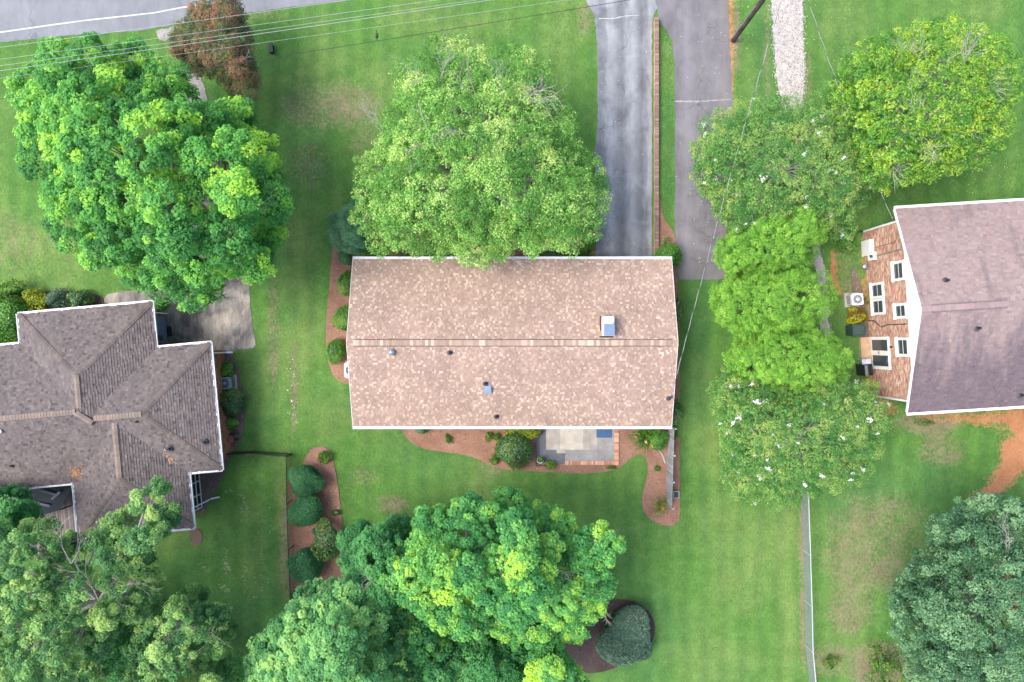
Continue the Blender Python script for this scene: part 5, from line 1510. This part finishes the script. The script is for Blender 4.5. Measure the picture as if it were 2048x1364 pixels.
tree('shade_tree', 'darker green tree half hidden left of the tulip poplar', None,
     [(693, 1065), (740, 1038), (805, 1045), (830, 1150), (800, 1260), (700, 1245), (688, 1150)], (800, 1130), 7.0, 3.6, F['poplar_dk'], 36000, 0.14, 0.65, 0.28, ns=18, aspect=0.8, trunk_r=.16, seed=150, layers=2, bare=[(758, 1165, 8.2, .7, 7)], spread=(.2, .2, .12))
tree('mint_tree', 'pale mint green tree at the bottom edge below the fence bed', None,
     [(498, 1292), (545, 1260), (580, 1212), (622, 1168), (672, 1168), (700, 1160), (760, 1205), (805, 1285), (800, 1400), (760, 1440), (560, 1440), (490, 1370)], (690, 1260), 9.5, 5.0, F['mint'], 60000, 0.14, 0.7, 0.28, ns=18, aspect=0.85, trunk_r=.25, seed=151, layers=1, spread=(.24, .2, .12), spacing=1.25, zvar=.7)
tree('understory_tree', 'dark leafy tree under the tulip poplar at the bottom edge', None,
     [(800, 1300), (880, 1280), (960, 1262), (1020, 1280), (1075, 1310), (1080, 1400), (1000, 1440), (820, 1440)], (930, 1270), 6.5, 3.2, F['poplar_dk'], 30000, 0.14, 0.65, 0.28, ns=18, aspect=0.8, trunk_r=.16, seed=152, layers=1, spread=(.25, .2, .12))
tree('lime_sapling', 'small yellow green tree cut by the bottom edge right of the poplar', None,
     [(1048, 1372), (1060, 1320), (1092, 1290), (1135, 1320), (1168, 1364), (1165, 1420), (1060, 1420)], (1090, 1310), 8.5, 5.0, F['poplar'], 14000, 0.14, 0.6, 0.27, ns=18, aspect=0.9, trunk_r=.12, seed=153, layers=1, spread=(.3, .2, .12))
tree('back_tree', 'tall loose tree with pale branches over the hip roof back corner', None,
     [(-60, 1040), (20, 1060), (62, 1046), (130, 1062), (190, 1062), (228, 1010), (262, 990), (290, 948), (334, 958), (345, 1000), (362, 1050), (312, 1100), (300, 1150), (322, 1200), (290, 1240), (240, 1260), (200, 1330), (190, 1420), (-80, 1420)],
     (260, 1180), 10.5, 5.5, F['back'], 66000, 0.13, 0.55, 0.25, ns=17, aspect=0.7, trunk_r=.24, seed=160, layers=1, bark='pale_bark', gaps=.42, spread=(.26, .22, .14), spacing=1.6, zvar=2.0, skip=[(150, 1110, 16), (215, 1210, 20), (90, 1330, 22), (270, 1170, 22), (140, 1260, 14)],
     bare=[(140, 1110, 9, 1.0, 5), (215, 1200, 9, 1.2, 5), (305, 1020, 6.8, .7, 5), (90, 1290, 8.5, .9, 4), (235, 1150, 8.6, .9, 4)])
tree('back_tree', 'smaller loose tree with pale limbs above the shaded left lawn', None,
     [(246, 1270), (300, 1212), (370, 1190), (398, 1175), (420, 1200), (455, 1210), (462, 1270), (425, 1320), (440, 1364), (480, 1430), (230, 1430)],
     (370, 1240), 9, 4.5, F['back'], 34000, 0.13, 0.5, 0.25, ns=17, aspect=0.7, trunk_r=.18, seed=161, layers=1, bark='pale_bark', gaps=.42, spread=(.26, .22, .14), spacing=1.6, zvar=2.0, bare=[(375, 1270, 7.6, 1.2, 5), (330, 1310, 7, .9, 4)])
tree('deck_tree', 'dark green tree at the left edge beside the timber deck', None,
     [(-70, 985), (10, 985), (26, 968), (36, 995), (62, 1012), (72, 1040), (40, 1070), (-70, 1100)], (40, 1040), 6.0, 3.0, F['poplar_dk'], 20000, 0.13, 0.55, 0.26, ns=17, aspect=0.7, trunk_r=.14, seed=162, layers=1, spread=(.25, .22, .15))
tree('thicket_tree', 'low dark tree filling the shade at the bottom left', None,
     [(-60, 1180), (120, 1200), (260, 1240), (330, 1290), (480, 1330), (500, 1420), (-60, 1420)], (240, 1270), 4.5, 2.0, F['poplar_dk'], 34000, 0.15, 0.65, 0.3, ns=17, aspect=0.7, trunk_r=.14, seed=163, layers=1, spread=(.22, .2, .15))

# ------------------------------------------------------------------ shrubs
def shrub(px, py, rpx, h, mat, label, group=None, n=None, leaf=.07, asp=.55, ry=None, seed=1, lump=.12, name='round_shrub', spread=(.14, .2), stretch_up=.35, rz=0.0, cat='shrub', dens=3.7):
    r_ = np.random.default_rng(seed)
    q = P(px, py, h * .5); sc = (HCAM - h * .5) / FPX
    rx = rpx * sc; ryy = (ry or rpx) * sc
    e = empty(name, (q.x, q.y, .04), rz, label, cat, group)
    n = n or int(7.5 * rx * ryy / (leaf * leaf * asp) * dens)
    d = unit(n, r_, -.55)
    fr = r_.uniform(0, 6.28, 12); lo = np.zeros(n)
    for k in range(6):
        ax = unit(1, r_)[0] * r_.uniform(2.5, 6)
        lo += np.sin(d @ ax + fr[k])
    rad = (1 + lump * lo / 2.2) * r_.uniform(.6, 1.03, n) ** .5
    C = d * rad[:, None] * np.array([rx, ryy, h * .5]) + np.array([0, 0, h * .5])
    C[:, 2] = np.maximum(C[:, 2], .03)
    Nn = norm(d + np.array([0, 0, stretch_up]) + r_.normal(0, .4, (n, 3)))
    tint = .45 + spread[0] * lo / 2 + spread[1] * r_.normal(0, 1, n)
    link('foliage', leaf_mesh('foliage', C, Nn, leaf * r_.uniform(.7, 1.35, n), asp, tint, mat, r_), e)
    m = MB(); rr = random.Random(seed)
    for k in range(5):
        a = k * 1.256 + rr.uniform(-.3, .3)
        m.tube([(0, 0, -.06), (rx * .25 * math.cos(a), ryy * .25 * math.sin(a), h * .3), (rx * .6 * math.cos(a), ryy * .6 * math.sin(a), h * .62)], [.03, .022, .01], 5)
    m.build('stems', M['bark'], e)
    return e

def blades(px, py, rpx, h, mat, label, n=70, w=.022, seed=1, name='grass_clump', cat='plant', bloom=None, ry=None):
    r_ = random.Random(seed)
    q = P(px, py); sc = HCAM / FPX; R0 = rpx * sc
    e = empty(name, (q.x, q.y, .04), 0, label, cat)
    m = bpy.data.meshes.new('leaves'); vs, fs, tn = [], [], []
    for _ in range(n):
        a = r_.uniform(0, 6.28); l = R0 * r_.uniform(.6, 1.15); hh = h * r_.uniform(.6, 1.1); ox, oy = r_.gauss(0, R0 * .14), r_.gauss(0, R0 * .14)
        if ry: oy *= ry / rpx
        ca, sa = math.cos(a), math.sin(a); i = len(vs); prev = None
        for k in range(5):
            t = k / 4; rad = l * t ** .9; z = hh * (1 - (2 * t - 1.1) ** 2 * .8) if t > 0 else 0
            z = max(z, 0); ww = w * (1 - t * .85)
            vs += [(ox + ca * rad - sa * ww, oy + sa * rad + ca * ww, z), (ox + ca * rad + sa * ww, oy + sa * rad - ca * ww, z)]
        t0 = min(1, max(0, r_.gauss(.45, .22)))
        for k in range(4): fs.append((i + 2 * k, i + 2 * k + 1, i + 2 * k + 3, i + 2 * k + 2)); tn.append(t0)
    m.from_pydata(vs, [], fs); at = m.attributes.new('tint', 'FLOAT', 'FACE'); at.data.foreach_set('value', tn); m.materials.append(mat)
    link('leaves', m, e)
    if bloom:
        rr = np.random.default_rng(seed)
        for (dx, dy) in bloom[1]:
            bc = rr.normal(0, .05, (10, 3)); me = leaf_mesh('flower', bc, norm(bc + np.array([0, 0, .06])), np.full(10, .12), .6, rr.random(10), bloom[0], rr)
            link('flower', me, e, (dx, dy, h * 1.05))
    return e

GR = 'clipped round shrubs in the fence bed'
shrub(612, 962, 33, 1.7, F['round'], 'topmost of the large dark round shrubs in the fence bed', GR, seed=1, leaf=.085, dens=6.5)
shrub(611, 1021, 33, 1.65, F['round'], 'middle large dark round shrub in the fence bed', GR, seed=2, leaf=.085, dens=6.5)
shrub(612, 1128, 34, 1.75, F['round'], 'lowest large dark round shrub in the fence bed', GR, seed=3, leaf=.085, dens=6.5)
shrub(657, 1081, 29, 1.2, F['holly'], 'loose oval dark shrub right of the lowest round fence shrub', None, seed=4, ry=38, leaf=.1, lump=.2, name='loose_shrub')
shrub(649, 914, 12, .5, F['fern'], 'small bright shrub at the top end of the fence bed', None, seed=5, leaf=.09, lump=.3, name='small_shrub')
shrub(671, 1025, 10, .35, F['holly'], 'tiny dark shrub right of the middle round fence shrub', None, seed=6, ry=6, leaf=.08, lump=.3, name='small_shrub')
shrub(629, 1063, 6, .25, F['spiky'], 'sprig of grey green leaves above the lowest round fence shrub', None, seed=7, leaf=.08, lump=.3, name='small_shrub')
GB = 'boxwood shrubs along the west gable bed'
shrub(693, 516, 17, 1.1, F['round'], 'dark shrub at the top of the west gable bed', GB, seed=10, ry=16, leaf=.08)
shrub(696, 569, 20, 1.2, F['box'], 'rich green boxwood second down the west gable bed', GB, seed=11, ry=27, leaf=.085)
shrub(692, 637, 24, 1.2, F['box'], 'rich green boxwood third down the west gable bed', GB, seed=12, ry=26, leaf=.085)
shrub(672, 703, 21, 1.1, F['box'], 'round speckled boxwood at the bottom of the west gable bed', GB, seed=13, ry=25, leaf=.085)
shrub(737, 503, 30, 1.3, F['box'], 'green shrub tucked between the front tree and the roof edge', None, seed=14, ry=22, leaf=.09, lump=.2)
tree('blue_cedar', 'blue green feathery cedar at the front left house corner', None, [(663, 440), (690, 410), (720, 400), (745, 430), (740, 480), (722, 505), (690, 502), (665, 490), (657, 465)], (705, 475), 4.0, 1.4, F['cedar'], 26000, 0.1, 0.38, 0.2, ns=15, aspect=0.3, trunk_r=.08, seed=170, layers=2, spread=(.2, .2, .15))
shrub(1178, 489, 13, .9, F['fern'], 'bright lime boxwood against the light driveway', None, seed=15, ry=15, leaf=.08)
shrub(1168, 500, 12, .7, F['fern'], 'smaller lime boxwood tucked under the front tree', None, seed=16, leaf=.08)
shrub(1335, 513, 27, 1.6, F['box'], 'round bright green shrub at the house corner between the driveways', None, seed=17, leaf=.09)
shrub(1045, 862, 36, 1.0, F['yellow'], 'golden yellow shrub under the roof edge beside the patio', None, seed=18, ry=18, leaf=.09, lump=.08)
shrub(1027, 899, 38, 1.5, F['holly'], 'large dark glossy holly left of the patio', None, seed=19, ry=36, leaf=.11, lump=.16)
shrub(843, 859, 14, .6, F['cedar'], 'blue green shrub peeking from under the south roof edge', None, seed=20, ry=8, leaf=.08, lump=.2, name='small_shrub')
shrub(897, 877, 8, .3, F['fern'], 'small leafy plant alone in the middle of the south bed', None, seed=21, leaf=.09, lump=.35, name='small_shrub')
shrub(977, 872, 7, .35, F['fern'], 'small plant left of the golden shrub, nearest the holly', None, seed=22, ry=8, leaf=.08, lump=.35, name='small_shrub')
shrub(994, 873, 7, .3, F['fern'], 'small yellowish plant touching the golden shrub', None, seed=23, leaf=.08, lump=.35, name='small_shrub')
shrub(989, 919, 9, .35, F['fern'], 'low bright plant at the lower left foot of the holly', None, seed=24, leaf=.08, lump=.35, name='small_shrub')
shrub(1101, 928, 11, .5, F['fern'], 'bright fern like shrub below the patio corner pot', None, seed=25, ry=9, leaf=.08, lump=.25, name='small_shrub')
shrub(1222, 934, 8, .3, F['fern'], 'pale small plant below the patio brick corner', None, seed=26, ry=4, leaf=.07, lump=.35, name='small_shrub')
shrub(1318, 880, 17, 1.0, F['box'], 'dark green shrub between the daylilies and the board fence', None, seed=27, ry=21, leaf=.11, lump=.2)
blades(1288, 872, 30, .7, F['fern'], 'clump of daylilies with peach flowers right of the patio', 170, .028, 28, 'daylily_clump', bloom=(foliage('peach_petals', (.5, .2, .1), (.62, .32, .18), (.7, .45, .3), .2), ((.0, -.25), (.32, -.5), (-.6, .05))))
shrub(1314, 937, 6, .3, F['fern'], 'tiny round tuft in the mulch beside the board fence', None, seed=29, leaf=.06, lump=.1, name='small_shrub')
blades(1318, 1008, 22, .6, foliage('straw_grass', (.10, .14, .03), (.24, .27, .07), (.42, .38, .17), .2), 'straw coloured ornamental grass at the tip of the mulch bed', 150, .018, 30, bloom=(foliage('orange_petals', (.6, .2, .02), (.7, .28, .03), (.75, .38, .05), .2), ((.1, -.1),)))
blades(1330, 485, 12, .5, foliage('pale_yucca', (.10, .16, .05), (.22, .30, .10), (.40, .42, .20), .15), 'spiky pale yucca in the mulch above the corner shrub', 60, .02, 31, 'yucca')
shrub(1356, 620, 10, .9, F['holly'], 'dark shrub against the east gable below the driveway', None, seed=32, ry=24, leaf=.1, lump=.3)
shrub(1353, 822, 9, .9, F['holly'], 'dark shrub against the east gable near the board fence', None, seed=33, ry=26, leaf=.1, lump=.3)
shrub(1348, 868, 6, .6, F['fern'], 'thin green plant outside the top end of the board fence', None, seed=34, ry=10, leaf=.09, lump=.3, name='small_shrub')
shrub(466, 806, 27, 1.3, F['holly'], 'round dark shrub below the grey air conditioner', None, seed=35, leaf=.09)
shrub(455, 739, 16, .8, F['box'], 'dark leafy shrub above the grey air conditioner', None, seed=36, ry=15, leaf=.1, lump=.25)
shrub(462, 845, 14, .7, F['box'], 'small dark shrub below the round shrub by the hip roof house', None, seed=37, ry=12, leaf=.09, lump=.25)
shrub(321, 609, 16, 1.1, F['box'], 'dark shrub at the corner of the hip roof house by the concrete pad', None, seed=38, ry=15, leaf=.1, lump=.25)
shrub(18, 640, 42, 2.0, F['box'], 'tall leafy shrub at the left edge beside the hip roof', None, seed=39, ry=52, leaf=.14, lump=.3)
shrub(20, 590, 28, 1.8, F['fern'], 'bright leafy shrub at the left edge above the tall shrub', None, seed=45, ry=22, leaf=.14, lump=.3)
shrub(72, 602, 26, 1.0, F['yellow'], 'yellow green shrub in the bed in front of the hip roof house', None, seed=46, ry=20, leaf=.1, lump=.35, spread=(.2, .25))
shrub(110, 600, 24, .9, F['spiky'], 'grey leaved shrub in the middle of the front bed of the hip roof house', None, seed=47, ry=18, leaf=.09, lump=.35)
shrub(160, 600, 25, 1.0, F['holly'], 'dark green shrub at the right end of the front bed of the hip roof house', None, seed=48, ry=19, leaf=.09, lump=.2)
shrub(1246, 1270, 54, 1.8, F['spiky'], 'large dark grey green spiky shrub in the dark mulch ring', None, seed=49, ry=55, leaf=.19, asp=.24, lump=.2, n=24000, name='spiky_shrub')
shrub(1712, 632, 20, .8, F['redyel'], 'red and yellow leaved shrub between the white air conditioner and the green bin', None, seed=50, ry=17, leaf=.1, lump=.3, spread=(.3, .25))
shrub(1735, 602, 7, .5, F['redyel'], 'thin reddish plant right of the white air conditioner', None, seed=51, leaf=.08, ry=10, lump=.4, name='small_shrub', n=160)
shrub(1768, 1335, 34, 1.3, F['fern'], 'bright green bush at the bottom edge left of the dark oak', None, seed=52, ry=45, leaf=.16, lump=.6, dens=1.6)
shrub(1660, 1325, 16, .5, F['fern'], 'low weedy bush by the chain link fence at the bottom', None, seed=53, leaf=.1, lump=.4, n=500, name='small_shrub')
shrub(1690, 470, 26, 1.2, F['crape'], 'leafy shrub between the crape myrtle and the brick house', None, seed=54, ry=30, leaf=.1, lump=.35)
shrub(1850, 845, 20, .25, F['fern'], 'low weeds on the clay below the white roof edge', None, seed=55, ry=6, leaf=.08, lump=.4, n=260, name='weeds')
shrub(860, 510, 60, 1.0, F['holly'], 'dark foundation shrub hidden under the front tree, left', None, seed=56, ry=16, leaf=.09, lump=.2)
shrub(1110, 512, 60, .9, F['holly'], 'dark foundation shrub hidden under the front tree, right', None, seed=57, ry=14, leaf=.09, lump=.2)
# plant in the white pot
rr_ = np.random.default_rng(60); n_ = 160
d_ = unit(n_, rr_, -.1); C_ = d_ * np.array([.2, .2, .18]) * rr_.uniform(.5, 1, n_)[:, None] + np.array([0, .06, .45])
link('plant', leaf_mesh('plant', C_, norm(d_ + rr_.normal(0, .3, (n_, 3))), np.full(n_, .1), .5, rr_.random(n_), F['fern'], rr_), pot)

# ------------------------------------------------------------------ grass blades standing up from the mown lawn
def grass():
    r_ = np.random.default_rng(77); n = 135000
    X = r_.uniform(-31.2, 31.2, n); Y = r_.uniform(-20.8, 20.8, n)
    ok = np.ones(n, bool)
    for w in PAVED:
        wx = [p[0] for p in w]; wy = [p[1] for p in w]
        near = np.where((X > min(wx) - .1) & (X < max(wx) + .1) & (Y > min(wy) - .1) & (Y < max(wy) + .1))[0]
        if len(near): ok[near] &= poly_dist(X[near], Y[near], w[::max(1, len(w) // 120)]) < r_.uniform(-.02, .05, len(near))
    for (cx, cy, w, h, a) in ((.014, -.098, 17, 8.4, 0), (-25, -3, 15, 8, R(5)), (29, 1.6, 16, 10, R(3.5))):   # inside the houses
        ok &= ~((np.abs(X - cx) < w / 2) & (np.abs(Y - cy) < h / 2))
    px = X / (HCAM / FPX) + 1024; py = 682 - Y / (HCAM / FPX)
    ok &= ~((px > 1930) & (py > 840) & (py < 1060)) & ~((px > 1660) & (px < 1690) & (py > 490) & (py < 590))
    patch = np_noise(X + 500, Y + 500, .9, 77)
    ok &= r_.random(n) < .35 + patch
    X, Y, patch = X[ok], Y[ok], patch[ok]; n = len(X)
    ld = unit(n, r_, .1); ld[:, 2] *= .6; ld = norm(ld)
    size = r_.uniform(.05, .10, n) * (.7 + .6 * patch)
    C = np.stack([X, Y, .008 + size * .06], 1)
    tint = .42 + .9 * (np_noise(X + 300, Y + 100, .5, 5) - .5) + r_.normal(0, .15, n)
    o = link('grass', leaf_mesh('grass', C, norm(ld * .35 + np.array([0, 0, .9])), size, .5, tint, foliage('grass_blades', (.056, .132, .034), (.100, .200, .054), (.185, .285, .095), .2, .8, .1), r_))
    tag(o, 'short uneven grass blades and clover across the mown lawns', 'grass', None, 'stuff')
grass()
